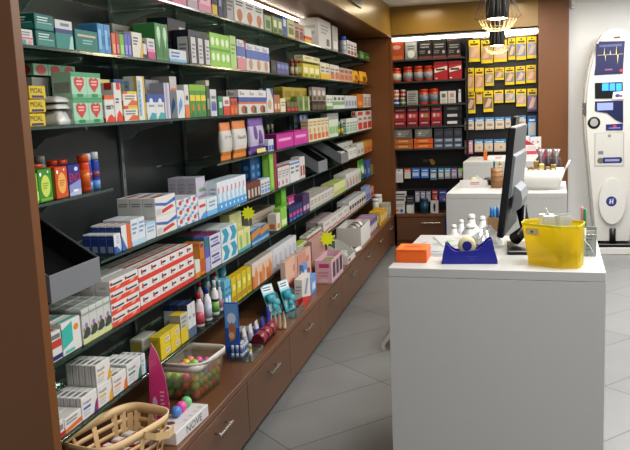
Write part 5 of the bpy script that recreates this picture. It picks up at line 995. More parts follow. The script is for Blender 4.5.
for k, (a, b, v0, v1, h, bd, nm) in enumerate(((415, 420, 191, 202, '#8a8494', '#9a96a4', 'first grey-lilac pack'), (420.5, 425.5, 191, 202, '#8a8494', '#9a96a4', 'second grey-lilac pack'), (426, 431, 191, 201.5, '#8a8494', '#9a96a4', 'third grey-lilac pack'), (432, 438, 190, 200.5, '#a83a34', '#8a3430', 'dark red pack'), (438.6, 447, 189.8, 202, '#3a3f98', '#3f4490', 'violet-blue pack with yellow spot'))):
    hang(a, b, v0, v1, nm+' hanging on the lower rail', h, bd, bd, hf=.3, ff=.1, ops=[('R', .1, .3, .9, .8, '#b4b2ba' if k < 3 else '#b8605a' if k == 3 else '#5a60b0'), ('E', .7, .3, .15, .15, '#d8a83a' if k == 4 else '#c8c4c8')], name='hanging_pack', board=8.69, grp='packs on the lower hanging rail')
# small orange hand-shaped tag on the black panel
p = at(432, 161, 'y', 8.845)
mb = MB().prism([(p.x-.03, p.z+.02), (p.x+.005, p.z+.025), (p.x+.035, p.z-.01), (p.x+.03, p.z-.04), (p.x-.0, p.z-.045), (p.x-.02, p.z-.02)], 8.845, 8.8505, 'y', '#b88a3c').box(p.x-.1, p.x-.04, 8.845, 8.8505, p.z-.012, p.z+.022, '#4a4a4a', .001)
tag(mb.build('hand_sign', 'card'), 'small orange hand-shaped tag on the black panel below the lowest shelf', 'tag')
# ================================================================== COUNTERS
def counter(cx, cy, rz, label):
    t = thing('sales_counter', label, 'counter', (cx, cy, 0), rz, None)
    MB().box(-.381, .381, -.361, .361, .002, .9642, b=.001).build('cabinet_body', 'counter', t)
    MB().box(-.381, .381, -.361, .361, .9646, 1.0, b=.0025).build('countertop', 'counter', t)
    return t
counter(.0, 3.115, math.radians(-4.0), 'nearest white box-shaped sales counter, holding the monitor and yellow tub')
counter(.062, 5.45, math.radians(-4.0), 'middle white sales counter, holding the white basket and pen cup')
counter(.055, 8.13, math.radians(-4.0), 'farthest white sales counter, close to the hanging packs')
ZC = 1.0004
def on(u, v, z=ZC): p = at(u, v, 'z', z); return p
# ---- orange box
p = on(412, 262)
place('tissue_box', carton_mesh(.118, .13, .05, '#e06a1c', [('R', .02, .05, .98, .95, '#dc6418'), ('R', .1, .82, .9, .9, '#c85a16')], [('R', .02, .05, .98, .95, '#c85a18')], [('E', .5, .5, .3, .12, '#b85212'), ('R', .1, .1, .2, .9, '#e8823a')], 'tissue_box'), (p.x-.0, p.y+.055, ZC), math.radians(-92), 'bright orange flat box on the corner of the nearest counter', 'box')
# ---- tape dispenser
p = on(469, 264)
t = thing('tape_dispenser', 'heavy dark blue desk tape dispenser with cream tape roll on the nearest counter', 'dispenser', (p.x, p.y+.035, ZC), math.radians(3))
prof = [(-.102, 0), (-.098, .03), (-.088, .07), (-.081, .076), (-.074, .068), (-.066, .056), (-.05, .047), (-.03, .046), (0, .047), (.03, .053), (.052, .07), (.07, .088), (.078, .091), (.084, .086), (.093, .045), (.102, .012), (.102, 0)]
mb = MB().prism(prof, -.034, -.0205, 'y', '#23278c').prism(prof, .0205, .034, 'y', '#23278c').prism([(a, b*.55) for a, b in prof], -.0203, .0203, 'y', '#1c2078')
mb.decal((-.02, -.0342, .012), (.06, 0, 0), (0, 0, .02), (0, -1, 0), [('R', .3, .1, .75, .45, '#34389a'), ('L', .1, .7, .9, .9, 1, '#3a3ea2')])
mb.build('weighted_body', 'plastic', t)
r_ = MB().lathe([(.018, -.0095), (.0335, -.0095), (.0335, .0095), (.018, .0095)], 24, col='#cfc59a').build('tape_roll', 'plastic', t); r_.rotation_euler = (PI/2, 0, 0); r_.location = (-.008, 0, .064)
r_ = MB().lathe([(.017, -.012), (.0175, .012)], 20, col='#1e2380').build('hub', 'plastic', t); r_.rotation_euler = (PI/2, 0, 0); r_.location = (-.008, 0, .064)
MB().box(-.087, -.079, -.0135, .0135, .077, .081, '#b9babc', .0006).build('cutter', 'metal', t)
# ---- papers
def sheet(u, v, w, d, rz, z, c, ops, label, name='paper_sheet', cat='paper'):
    p = on(u, v); mb = MB().box(-w/2, w/2, -d/2, d/2, 0, .0006, c, .0001).decal((-w/2, -d/2, .0006), (w, 0, 0), (0, d, 0), (0, 0, 1), ops, .0002)
    tag(mb.build(name, 'card', None, (p.x, p.y, ZC+z), math.radians(rz)), label, cat)
sheet(437, 249, .21, .297, -12, 0, '#a4a7aa', [('R', .04, .04, .96, .96, '#92979d'), ('R', .3, .2, .95, .9, '#b4b5b6')], 'grey printed sheet at the bottom of the paper pile on nearest counter')
sheet(446, 246, .2, .27, -20, .0022, '#b9babb', [('R', .15, .72, .5, .8, '#8a7a6a'), ('L', .15, .45, .8, .65, 3, '#9a9a9a'), ('R', .15, .2, .35, .26, '#a8a098')], 'white leaflet with small brown heading beside the tape dispenser')
sheet(462, 241, .21, .25, 14, .0044, '#c0c0c0', [('P', [(.1, .3), (.35, .45), (.3, .52), (.08, .38)], '#7ac25a'), ('L', .4, .3, .9, .7, 3, '#b0b0ae')], 'white leaflet with green mark behind the tape dispenser')
sheet(505, 249, .2, .2, 25, .0, '#b9b9b8', [('L', .1, .2, .9, .8, 4, '#aaa9a6')], 'white sheet under the monitor beside its base')
# clear crumpled plastic bag
rnd = random.Random(9); mb = MB(); n = 10; V = []
for i in range(n+1):
    for j in range(n+1): V.append((-.07+.011*i, -.1+.02*j, .012+.1*(math.sin(PI*i/n)*math.sin(PI*j/n))**.7*(.55+.45*rnd.random())*(.4+.6*i/n)))
V2 = [(x, y, .0) for x, y, z in V]
idx = lambda i, j: i*(n+1)+j
fs = [(idx(i, j), idx(i+1, j), idx(i+1, j+1), idx(i, j+1)) for i in range(n) for j in range(n)]
p = on(490, 244); tag(mb.add(V, fs, '#ffffff', False).build('plastic_bag', 'film', None, (p.x, p.y+.02, ZC+.001), .2), 'crumpled clear plastic bag between tape dispenser and monitor', 'bag')
# ---- monitors
def monitor(x0, y0, x1, y1, zb, zt, lean, base, label, zbase=ZC):
    L = math.hypot(x1-x0, y1-y0); a = math.atan2(y1-y0, x1-x0)
    t = thing('computer_monitor', label, 'monitor', (base[0], base[1], zbase), 0)
    Mx = Matrix.Translation((x0-base[0], y0-base[1], zb-zbase)) @ Matrix.Rotation(a-PI/2, 4, 'Z') @ Matrix.Rotation(lean, 4, 'Y')
    H = zt-zb
    def put(o): o.matrix_local = Mx; return o
    put(MB().box(-.013, .013, 0, L, 0, H, '#131316', .004).build('panel', 'plastic', t))
    put(MB().box(-.0142, -.0131, .012, L-.012, .02, H-.012, '#0c1018', .0002).build('screen', 'plastic', t))
    put(MB().prism([(.0135, H*.36), (.024, H*.38), (.024, H*.74), (.0135, H*.76)], .004, L-.004, 'y', '#77797c').build('rear_cover', 'plastic', t))
    put(MB().prism([(.0245, H*.2), (.055, H*.26), (.06, H*.34), (.05, H*.42), (.0245, H*.46)], L*.2, L*.72, 'y', '#7d8083').build('hinge_housing', 'plastic', t))
    nk = Mx @ Vector((.045, L*.45, H*.25))
    MB().tube([nk, (nk.x+.02, nk.y-.01, nk.z*.45), (.0, .0, .045)], [.024, .022, .026], 10, '#151517').build('neck', 'plastic', t)
    MB().box(-.03, .075, -.11, .12, .0005, .016, '#141416', .004).build('base', 'plastic', t)
    return t
pt, pb = at(512.5, 126.5, 'y', 3.03), at(500, 238, 'y', 3.03)
ln = math.atan2(pt.x-pb.x, pt.z-pb.z)
pbs = on(518, 254)
monitor(pb.x, 3.03, pb.x+.058, 3.45, pb.z, pt.z, ln, (pbs.x-.01, pbs.y+.09), 'black computer monitor seen edge-on on the nearest counter')
pt = at(513.5, 116.5, 'y', 5.5)
monitor(pt.x-.03, 5.5, pt.x-.0, 5.76, 1.075, pt.z, .09, (pt.x-.02, 5.62), 'second monitor on the middle counter, hidden behind the nearest monitor')
# ---- yellow tub
pa, pc = on(530, 262), on(562, 269.5)
t = thing('yellow_tub', 'translucent yellow tub with white sticker on the nearest counter edge', 'tub', (.196, 2.872, ZC), math.radians(-16))
def taper(b0, b1, H, r0=.02, r1=.025, wall=.0015):
    L0, L1 = rrect(b0[0], b0[1], r0), rrect(b1[0], b1[1], r1); N = len(L0); I0, I1 = rrect(b0[0]-wall, b0[1]-wall, r0), rrect(b1[0]-wall, b1[1]-wall, r1)
    V = [(x, y, 0) for x, y in L0]+[(x, y, H) for x, y in L1]+[(x, y, wall) for x, y in I0]+[(x, y, H) for x, y in I1]
    fs = [(i, (i+1) % N, N+(i+1) % N, N+i) for i in range(N)]+[(2*N+i, 3*N+i, 3*N+(i+1) % N, 2*N+(i+1) % N) for i in range(N)]+[tuple(range(N))[::-1], tuple(range(2*N, 3*N))]+[(N+i, N+(i+1) % N, 3*N+(i+1) % N, 3*N+i) for i in range(N)]
    return V, fs
TC = (.205, 2.862)
BASE = [(.108, 2.856), (.206, 2.787), (.224, 2.781), (.276, 2.786), (.287, 2.796), (.306, 2.868), (.300, 2.884), (.215, 2.95), (.196, 2.955), (.128, 2.93), (.116, 2.918), (.105, 2.870)]
BASE = [(x-TC[0], y-TC[1]) for x, y in BASE]; t.location = (TC[0], TC[1], ZC); t.rotation_euler = (0, 0, 0)
def loops(prof):
    N = len(BASE); V = []
    for k, z in prof: V += [(x*k, y*k, z) for x, y in BASE]
    return V, N
BASE = [(x*.95-.006, y) for x, y in BASE]
V, N = loops([(1, 0), (1.15, .15), (1.135, .15), (.985, .002)])
V = [(x-(.01 if z > .1 else 0), y, z) for x, y, z in V]
MB().add(V, [(r*N+i, r*N+(i+1) % N, (r+1)*N+(i+1) % N, (r+1)*N+i) for r in range(3) for i in range(N)]+[tuple(range(N))[::-1], tuple(range(3*N, 4*N))], '#ffffff', False).build('tub_wall', 'yellowtub', t)
V, N = loops([(1.152, .146), (1.165, .151), (1.165, .1545), (1.136, .1545), (1.136, .151)])
V = [(x-.01, y, z) for x, y, z in V]
MB().add(V, [(r*N+i, r*N+(i+1) % N, ((r+1) % 5)*N+(i+1) % N, ((r+1) % 5)*N+i) for r in range(5) for i in range(N)], '#e6d83a', False).build('rim', 'plastic', t)
a, b = Vector((BASE[0][0], BASE[0][1], 0))*1.125, Vector((BASE[1][0], BASE[1][1], 0))*1.125
d_ = (b-a).normalized(); n_ = Vector((d_.y, -d_.x, 0)); o = MB().box(0, .052, -.0012, 0, -.011, .011, '#b9a877', .0003).decal((0, -.0012, -.011), (.052, 0, 0), (0, 0, .022), (0, -1, 0), [('R', .08, .15, .92, .85, '#c4b68c'), ('E', .5, .5, .12, .2, '#5a5440')]).build('sticker', 'card', t)
o.location = a+d_*.012+n_*.004+Vector((-.0083, 0, 0))+Vector((0, 0, .125)); o.rotation_euler = (math.radians(-8), 0, math.atan2(d_.y, d_.x))
# crumpled paper lining the bottom of the tub
rnd = random.Random(21); mb = MB(); n = 12; V = []
for i in range(n+1):
    for j in range(n+1): V.append((-.072+.144*i/n, -.046+.092*j/n, .006+(.03*rnd.random()+.012)*min(1, 6*min(i, n-i, j, n-j)/n+.9)))
o = mb.add(V+[(x, y, .004) for x, y, z in V], [(i*(n+1)+j, (i+1)*(n+1)+j, (i+1)*(n+1)+j+1, i*(n+1)+j+1) for i in range(n) for j in range(n)], '#3a3208').build('shredded_filling', 'card', None, (.205, 2.866, ZC), math.radians(-34)); tag(o, 'dark crumbly filling at the bottom of the yellow tub', 'filling', kind='stuff')
# clear packets standing in the tub
rnd = random.Random(4)
for k in range(4):
    x, y = -.052+.028*k, .018*(-1)**k+.012; h = .125+.02*rnd.random()
    mb = MB().box(-.028, .028, -.004, .004, 0, h, '#d9d9d6', .003); o = mb.build('clear_packet', 'film', None, (0, 0, 0)); c, s = math.cos(math.radians(-20)), math.sin(math.radians(-20))
    o.location = (0.207+c*x-s*y, 2.868+s*x+c*y, ZC+.05); o.rotation_euler = (.06*(-1)**k, 0, .2*k); tag(o, 'clear plastic packet standing in the yellow tub, %s along its length' % ORD[k], 'packet')
p0, p1, p2 = at(545.5, 208, 'y', 2.9), at(549, 215, 'y', 2.9), at(551, 226, 'y', 2.89)
p3 = Vector((p2.x+.01, 2.88, ZC+.06)); tag(MB().tube([p0, p1, p2, p3], .003, 6, '#b9b6ae').build('thin_straw', 'plastic'), 'thin bent grey straw rising out of the yellow tub', 'straw')
# blue and pink crumpled pouch behind the tub, on the counter
p = on(520, 246); o = MB().ball((0, 0, .1), .03, 12, 8, '#3a48a8', sx=1.2, sy=.8, sz=1.0, colf=lambda f: '#4a5ab8' if f < .45 else '#a9b4e0' if f < .6 else '#c884b8').lathe([(.026, 0), (.03, .06), (.026, .1)], 12, col='#3a48a8').build('crumpled_pouch', 'plastic', None, (.165, 3.13, ZC)); tag(o, 'blue and pink crumpled pouch between the monitor and the yellow tub', 'pouch')
# grey leaflet holder with pens at the far side of the tub
t = thing('leaflet_holder', 'grey upright leaflet holder behind the yellow tub at the counter edge', 'holder', (.328, 3.02, ZC), math.radians(-8))
MB().box(-.028, .028, -.022, -.019, 0, .085, b=.001).build('front_panel', 'acrylic', t); MB().box(-.028, .028, .012, .015, 0, .11, '#8d8d8b', .001).build('back_panel', 'card', t)
MB().box(-.028, .028, -.0185, .0115, 0, .003, '#9a9a98', .0006).build('base_panel', 'card', t)
tag(MB().box(-.022, .022, -.004, .0, 0, .095, '#a9a8a4', .0005).decal((-.022, -.004, 0), (.044, 0, 0), (0, 0, .095), (0, -1, 0), [('L', .15, .2, .85, .8, 5, '#77767a')]).build('leaflet', 'card', None, (.328, 3.015, ZC+.0035), math.radians(-8)), 'grey leaflet standing in the holder behind the yellow tub', 'leaflet')
for k, (u, c, nm) in enumerate(((582.3, '#d08a98', 'pink'), (585.3, '#2f9a5a', 'green'))):
    p = at(u, 207+2*k, 'y', 3.0); h = p.z-ZC-.0035; t = thing('marker_pen', nm+' marker pen standing upright in the grey holder behind the tub', 'pen', (p.x, 3.0085-.0*k, ZC+.0035), 0)
    MB().lathe([(.0045, 0), (.0048, h*.6)], 10, col='#cfcfcc').build('barrel', 'plastic', t); MB().lathe([(.0052, h*.601), (.0052, h*.98), (.004, h)], 10, col=c).build('cap', 'plastic', t)
# thin white cable hanging over the tub end
tag(MB().tube([at(583, 238, 'y', 2.90), at(587, 243, 'y', 2.92), at(590, 246, 'y', 2.94), at(593, 252, 'y', 2.97)], .0018, 6, '#d6d6d2').build('thin_cable', 'plastic'), 'thin white cord curling beside the yellow tub', 'cord')
# ---- low cabinet behind the nearest counter with white bottles
t = thing('low_cabinet', 'low white cabinet tucked behind the nearest counter, under the white bottles', 'cabinet', (.02, 3.74, 0), math.radians(-4))
MB().box(-.34, .3, -.2, .2, .002, .87, b=.003).build('carcass', 'counter', t); MB().box(-.345, .305, -.205, .205, .8705, .89, b=.002).build('top_board', 'counter', t)
def duckbottle(u, vtop, y, label, rz, fat=.25):
    p = at(u, vtop, 'y', y); h = p.z-.8906; r = h*fat
    t = thing('squeeze_bottle', label, 'bottle', (p.x, y, .8906), rz, None)
    MB().lathe([(r*.8, 0), (r*1.05, h*.08), (r*1.2, h*.3), (r*1.15, h*.45), (r*.85, h*.6), (r*.48, h*.7), (r*.4, h*.86)], 18, col='#d9d8d5').build('body', 'plastic', t)
    MB().lathe([(r*.44, h*.861), (r*.46, h*.92), (r*.36, h*.985), (r*.2, h)], 14, col='#dcdbd8').build('nozzle', 'plastic', t)
for k, (u, v, y, l) in enumerate(((453.8, 224.5, 3.69, 'shortest white squeeze bottle, nearest the shelves, behind the counter'), (461, 219.5, 3.86, 'second white squeeze bottle from the shelf side, behind the counter'), (471.5, 214, 3.77, 'tallest white squeeze bottle in the middle, behind the counter'), (470, 224.0, 3.61, 'stout white squeeze bottle in front of the tallest one'), (482.5, 216, 3.86, 'white squeeze bottle beside the brown carton, behind the counter'))): duckbottle(u, v, y, l, 0, .34 if k == 3 else .24)
t = thing('brown_carton', 'open brown cardboard carton holding blue tubes behind the nearest counter', 'carton', (.0, 3.64, .8906), math.radians(-4))
p = at(494, 217.5, 'y', 3.6); t.location = (p.x, 3.64, .8906); h = p.z-.8906
mb = MB()
for x0, x1, y0, y1 in ((-.028, .028, -.04, -.0375), (-.028, .028, .0375, .04), (-.028, -.0255, -.037, .037), (.0255, .028, -.037, .037)): mb.box(x0, x1, y0, y1, 0, h, '#a07c58', .0006)
mb.box(-.025, .025, -.037, .037, 0, .003, '#8a6a48', .0006).build('carton_wall', 'card', t)
for k in range(3): tag(MB().lathe([(.007, 0), (.0075, h+.02), (.005, h+.042)], 10, col=('#2f78b0', '#5a9ac8', '#2a5f94')[k]).build('blue_tube', 'plastic', None, (p.x-.012+.014*k, 3.625+.012*k, .8945)), 'blue tube standing in the brown carton, %s of three' % ORD[k], 'tube')
# ---- middle counter
def c2(u, v): return at(u, v, 'z', 1.0)
def tape_tray(p, label):
    t = thing('paper_tray', label, 'tray', (p.x, p.y, ZC), math.radians(-4))
    for x in (-.095, .0925): MB().prism([(-.05, 0), (.05, 0), (.05, .03), (-.03, .03), (-.05, .045)], x, x+.0025, 'x', '#d3d2d0').build('side_panel', 'plastic', t)
    MB().box(-.092, .092, -.05, -.0475, 0, .05, '#d6d5d2', .0008).decal((-.092, -.05, 0), (.184, 0, 0), (0, 0, .05), (0, -1, 0), [('L', .38, .35, .72, .65, 2, '#c05a68')]).build('front_panel', 'plastic', t)
    MB().box(-.092, .092, -.047, .05, 0, .003, '#c9c8c5', .0006).build('base_panel', 'plastic', t); return t
p = c2(474, 187); tape_tray(Vector((p.x, p.y+.05, 0)), 'white tray with small red lettering on the middle counter')
o = MB().lathe([(.012, -.011), (.03, -.011), (.03, .011), (.012, .011)], 20, col='#d0cc9a').build('tape_roll', 'plastic', None, (p.x+.0, p.y+.055, ZC+.0335)); o.rotation_euler = (PI/2, 0, .2); tag(o, 'pale yellow tape roll standing in the white tray on middle counter', 'tape')
o = MB().box(-.05, .05, -.004, .004, 0, .032, '#d2d2d0', .002).build('folded_label', 'card', None, (p.x+.035, p.y+.075, ZC+.02)); o.rotation_euler = (0, .65, 0); tag(o, 'white strip leaning out of the white tray on the middle counter', 'strip')
p = c2(497, 188)
t = thing('pen_cup', 'brown cylindrical pen cup with ribbed bands on the middle counter', 'cup', (p.x, p.y+.02, ZC), 0)
hc = at(497, 168, 'y', p.y).z-ZC
mb = MB().lathe([(.038, 0), (.041, .004), (.041, hc), (.036, hc), (.036, .006)], 20, col='#8f6a48'); [mb.lathe([(.0416, hc*f), (.0416, hc*f+.006)], 20, col='#77543a') for f in (.3, .55, .8)]; mb.build('cup_wall', 'card', t)
for k, (dx, c, nm) in enumerate(((-.018, '#1f7a6a', 'teal'), (.02, '#c9a42c', 'yellow'))):
    t2 = thing('pen', nm+' pen standing in the brown pen cup', 'pen', (p.x+dx, p.y+.02, ZC+.0065), 0); MB().lathe([(.005, 0), (.006, hc+.01)], 8, col='#2a2a2c' if k == 0 else '#b08a2a').build('barrel', 'plastic', t2); MB().lathe([(.0065, hc+.0105), (.007, hc+.035), (.004, hc+.04)], 8, col=c).build('cap', 'plastic', t2)
q = c2(487, 181); o = MB().box(-.045, .045, -.05, .05, 0, .05, '#1b1c20', .012).build('card_reader', 'plastic', None, (q.x+.03, 5.62, ZC), .1); tag(o, 'small black rounded device beside the pen cup', 'device')
# white basket with handles
pa, pb2 = c2(522, 190), c2(559, 188)
bcx = at(540.5, 186, 'z', 1.0).x; bcy = 5.33
t = thing('white_basket', 'white tapered plastic basket with loop handle on the middle counter', 'basket', (bcx, bcy, ZC), math.radians(-4))
V, fs = taper((.11, .09), (.15, .115), .13, .03, .04, .003); MB().add(V, fs, '#d4d2cd', True).build('basket_wall', 'plastic', t)
for sx in (1, -1):
    MB().tube([(sx*.148, -.04, .128), (sx*.168, -.035, .165), (sx*.176, 0, .182), (sx*.168, .035, .165), (sx*.148, .04, .128)], .007, 8, '#d4d2cd').build('handle', 'plastic', t)
rnd = random.Random(8); cc = ['#b59a55', '#6a4a34', '#c4a860', '#4a3a30', '#a08a5a', '#d0b878']
ca, sa = math.cos(math.radians(-4)), math.sin(math.radians(-4)); k = 0
for i in range(5):
    for j in range(2):
        lx, ly = -.074+.037*i, -.035+.07*j; c = cc[(k*7+1) % 6]
        mb = MB().box(-.016, .016, -.026, .026, 0, .135+.045*rnd.random(), c, .002).decal((-.016, -.026, 0), (.032, 0, 0), (0, 0, .14), (0, -1, 0), [('R', .1, .5, .9, .95, '#d4c49a')])
        o = mb.build('gold_box', 'foil', None, (bcx+ca*lx-sa*ly, bcy+sa*lx+ca*ly, ZC+.004), rnd.uniform(-.1, .1)); tag(o, '%s small box in the white basket, %s along its %s side' % ('gold' if c in ('#b59a55', '#c4a860', '#d0b878') else 'brown', ORD[i], ('near', 'far')[j]), 'box'); k += 1
for k, (u, y) in enumerate(((540.5, 5.55), (548.5, 5.64), (556, 5.55))):
    p = at(u, 149, 'y', y); h = p.z-ZC
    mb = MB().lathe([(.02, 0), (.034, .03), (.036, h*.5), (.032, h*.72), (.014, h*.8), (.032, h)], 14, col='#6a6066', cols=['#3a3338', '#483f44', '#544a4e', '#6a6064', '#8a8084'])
    tag(mb.build('gift_bag', 'foil', None, (p.x, y, ZC)), 'grey tied gift bag behind the white basket, %s of three' % ('nearest the monitor', 'middle', 'nearest the pillar')[k], 'bag')
# ---- farthest counter
p = at(498, 158, 'y', 7.95); tape_tray(Vector((p.x, 7.98, 0)), 'white tray with red lettering on the farthest counter')
p2_ = at(489, 157, 'y', 7.95); tag(MB().box(-.018, .018, -.02, .02, 0, .09, '#c8642c', .003).build('orange_box', 'card', None, (p.x-.125, 7.98, ZC)), 'narrow orange box beside the tray on the farthest counter', 'box')
pw = at(530, 158, 'y', 7.9)
for k, (u, hh, c) in enumerate(((535, 15, '#d2cfcc'), (541, 14.5, '#cfccc9'))):
    q = at(u, 150, 'y', 8.3); zt_ = at(u, 135.5+k, 'y', 8.3).z
    place('leaflet_box', carton_mesh(.11, .05, zt_-ZC-.001, c, [('E', .25, .75, .08, .05, '#77787c'), ('E', .7, .75, .08, .05, '#77787c'), ('L', .15, .3, .85, .5, 2, '#a9a7a4')], None, [], 'leaflet_box'), (min(q.x, .33)-.0+(.115*k-.075), 8.3, ZC), math.radians(-94), 'tall white leaflet box on the farthest counter, %s' % ('nearer the monitor', 'nearer the pillar')[k], 'box')
zt_ = at(527, 139, 'y', 8.0)
mb = MB().prism([(-.03, 0), (.2, 0), (.2, .06), (-.03, zt_.z-ZC)], -.003, .003, 'y', '#b02a40')
tag(mb.build('red_sign', 'card', None, (zt_.x+.005, 8.03, ZC), -.05), 'crimson sloping display sign on the farthest counter', 'sign')
mb = MB().box(-.06, .06, -.02, .02, 0, .14, '#d2cdca', .001).decal((-.06, -.02, 0), (.12, 0, 0), (0, 0, .14), (0, -1, 0), [('R', .1, .35, .9, .6, '#b8485a'), ('L', .15, .7, .85, .9, 2, '#b0a8a8')])
tag(mb.build('leaflet_dispenser', 'card', None, (at(532, 150, 'y', 7.92).x, 7.95, ZC), -.05), 'white leaflet dispenser with red band in front of the crimson sign', 'dispenser')
# ---- blue chair and step stool behind the counters
t = thing('blue_chair', 'blue office chair with grey legs, mostly hidden behind the middle counter', 'chair', (-.185, 6.12, 0), math.radians(-90))
MB().box(-.2, .2, -.2, .2, .43, .47, '#27338f', .012).build('seat', 'plastic', t)
MB().box(-.2, .2, -.225, -.195, .5, .74, '#2a369a', .012).build('backrest', 'plastic', t)
for x in (-.18, .18):
    MB().tube([(x, -.208, .86*0+.60), (x, -.208, .44), (x, -.19, .0)], .011, 8, '#9a9a9c').build('leg', 'plastic', t)
    MB().tube([(x, .18, .43), (x, .19, .0)], .011, 8, '#9a9a9c').build('leg', 'plastic', t)
t = thing('step_stool', 'low grey metal step stool poking out behind the nearest counter', 'stool', (-.58, 4.95, 0), .05)
MB().box(-.13, .2, -.1, .1, .125, .14, '#8b8a88', .003).build('step_plate', 'paint', t)
for y in (-.085, .085):
    MB().prism([(-.19, 0), (-.165, 0), (-.165, .03), (-.1, .124), (-.13, .124), (-.19, .035)], y-.008, y+.008, 'y', '#b4b2ae').build('leg', 'paint', t)
    MB().prism([(.2, 0), (.225, 0), (.2, .124), (.17, .124)], y-.008, y+.008, 'y', '#b4b2ae').build('leg', 'paint', t)
# ================================================================== PENDANT LAMPS
def pendant(x, y, label):
    t = thing('pendant_lamp', label, 'lamp', (x, y, 2.035), 0, None)
    mb = MB(); n = 48; Z = [.07, .12, .25, .4, .44]; Rr = [.064, .067, .07, .073, .06]; V = []
    for z, r in zip(Z, Rr): V += [((r+.004*(1 if i % 4 < 2 else -1))*math.cos(2*PI*i/n), (r+.004*(1 if i % 4 < 2 else -1))*math.sin(2*PI*i/n), z) for i in range(n)]
    fs = [(j*n+i, j*n+(i+1) % n, (j+1)*n+(i+1) % n, (j+1)*n+i) for j in range(4) for i in range(n)]
    mb.add(V, fs, '#1a1816', False); mb.add(V[-n:], [tuple(range(n))], '#1a1816'); mb.build('fluted_shade', 'plastic', t)
    MB().lathe([(.045, .066), (.06, .069), (.058, .073)], 24).build('glowing_disc', 'bulb', t)
    mb = MB(); W = 22
    for i in range(W):
        a = 2*PI*i/W; c, s = math.cos(a), math.sin(a)
        mb.tube([(r*c, r*s, z) for r, z in ((.078, .43), (.085, .3), (.105, .17), (.142, .09), (.145, .078), (.12, .062), (.088, .058))], .0013, 5, '#4a4038'); mb.tube([(r*c, r*s, z) for r, z in ((.118, .062), (.105, .04), (.085, .012), (.07, .0))], .0026, 5, '#b09a72')  # prongs paler than the wires: bulb light put into their colour
    for r, z, k in ((.07, 0, .003), (.095, .016, .0025)):
        mb.tube([(r*math.cos(2*PI*i/28), r*math.sin(2*PI*i/28), z) for i in range(28)], k, 6, '#a8946c', closed=True)
    mb.build('wire_cage', 'paint', t)
    MB().tube([(0, 0, .44), (0, 0, .565)], .004, 8, '#222').build('cord', 'plastic', t)
    MB().lathe([(.05, .565), (.05, .59), (.045, .6045)], 18, col='#d0cfca').build('ceiling_rose', 'plastic', t)
    l = bpy.data.lights.new('pendant_bulb', 'POINT'); l.energy = 7; l.color = (1, .82, .55); l.shadow_soft_size = .05
    o = bpy.data.objects.new('pendant_bulb', l); COL.objects.link(o); o.location = (x, y, 2.035+.04)
pendant(-.005, 5.1, 'nearer black fluted pendant lamp with flared wire cage')
pendant(-.012, 7.6, 'farther black fluted pendant lamp hanging before the far shelves')
# ================================================================== BODY-SCALE KIOSK
KX, KY = 1.125, 8.22
t = thing('health_kiosk', 'tall white health measuring kiosk with screens and oval plate against the white wall', 'kiosk', (KX, KY, .001), 0)
half = [(.0, 2.245), (.07, 2.235), (.12, 2.2), (.17, 2.12), (.215, 2.0), (.25, 1.86), (.275, 1.7), (.288, 1.5), (.285, 1.35), (.27, 1.15), (.245, .9), (.21, .55), (.185, .3), (.172, .12)]
poly = [(-a, b) for a, b in half[::-1]]+half[1:]
mb = MB().prism(poly, .04, .24, 'y', '#bfbdb7').prism([(a*.93, .12+(b-.12)*.985) for a, b in poly], .012, .0398, 'y', '#c6c4bd'); mb.build('body_shell', 'plastic', t)
def kp(u, v): p = at(u, v, 'y', KY+.011); return (p.x-KX, p.z-.001)
def kquad(pts, col, name, y0=.004, y1=.0118, m='plastic', parent=None, extra=None):
    mb = MB().prism([kp(*q) for q in pts], y0, y1, 'y', col)
    if extra: 
        a, b = kp(*pts[3]), kp(*pts[1]); mb.decal((a[0], y0, a[1]), (b[0]-a[0], 0, 0), (0, 0, b[1]-a[1]), (0, -1, 0), extra)
    return mb.build(name, m, parent or t)
ecg = [('R', .04, .04, .96, .96, '#2c2d52'), ('R', .1, .6, .95, .615, '#b0aa80'), ('P', [(.3, .6), (.33, .85), (.36, .4), (.38, .6)], '#c2bb88'), ('P', [(.7, .6), (.73, .9), (.77, .3), (.8, .6)], '#c2bb88'), ('P', [(.5, .6), (.52, .75), (.55, .6)], '#c2bb88'), ('R', .15, .85, .9, .92, '#565a80'), ('R', .35, .12, .6, .17, '#8a5a7a'), ('E', .9, .1, .06, .05, '#b8404a')]
kquad([(598.8, 41.6), (624.8, 41), (622.6, 73.5), (594.3, 75)], '#2a2b4c', 'poster_panel', extra=ecg)
s = kquad([(595, 83), (622.7, 82), (622.7, 98), (595, 98.5)], '#0c0d14', 'screen')
for k, (a, b) in enumerate(((602, 608.5), (609.5, 615), (616, 621.5))): kquad([(a, 83.5), (b, 83.2), (b, 90.5), (a, 90.8)], '#3a8fe8', 'lit_icon', .003, .0039, 'lit', s)
kquad([(613, 92), (624, 91), (624, 99), (612, 99.5)], '#d6d3ca', 'button_bay', .0015, .0028, extra=[('E', .45, .45, .2, .22, '#35508a'), ('E', .75, .4, .12, .15, '#a83a44')])
kquad([(595, 101.5), (623, 100.5), (623, 123), (616, 120), (607, 113), (595, 111)], '#20254a', 'information_screen', extra=None)
kquad([(597, 103), (613, 102.5), (613, 110), (597, 110.5)], '#8f9cc8', 'page', .0028, .0038)
kquad([(606, 124.5), (623, 123.5), (622.5, 130), (606, 130)], '#2a2d6a', 'keypad', extra=[('E', .5, .6, .12, .2, '#c83a40'), ('L', .15, .2, .85, .4, 1, '#7a80b0')])
x, z = kp(594, 122.7); o = MB().lathe([(.056, 0), (.06, .004), (.042, .006)], 24, col='#1d1d1f').lathe([(.04, .0062), (.036, .009)], 24, col='#9a9a98').build('speaker', 'plastic', t); o.rotation_euler = (PI/2, 0, 0); o.location = (x, .0115, z)
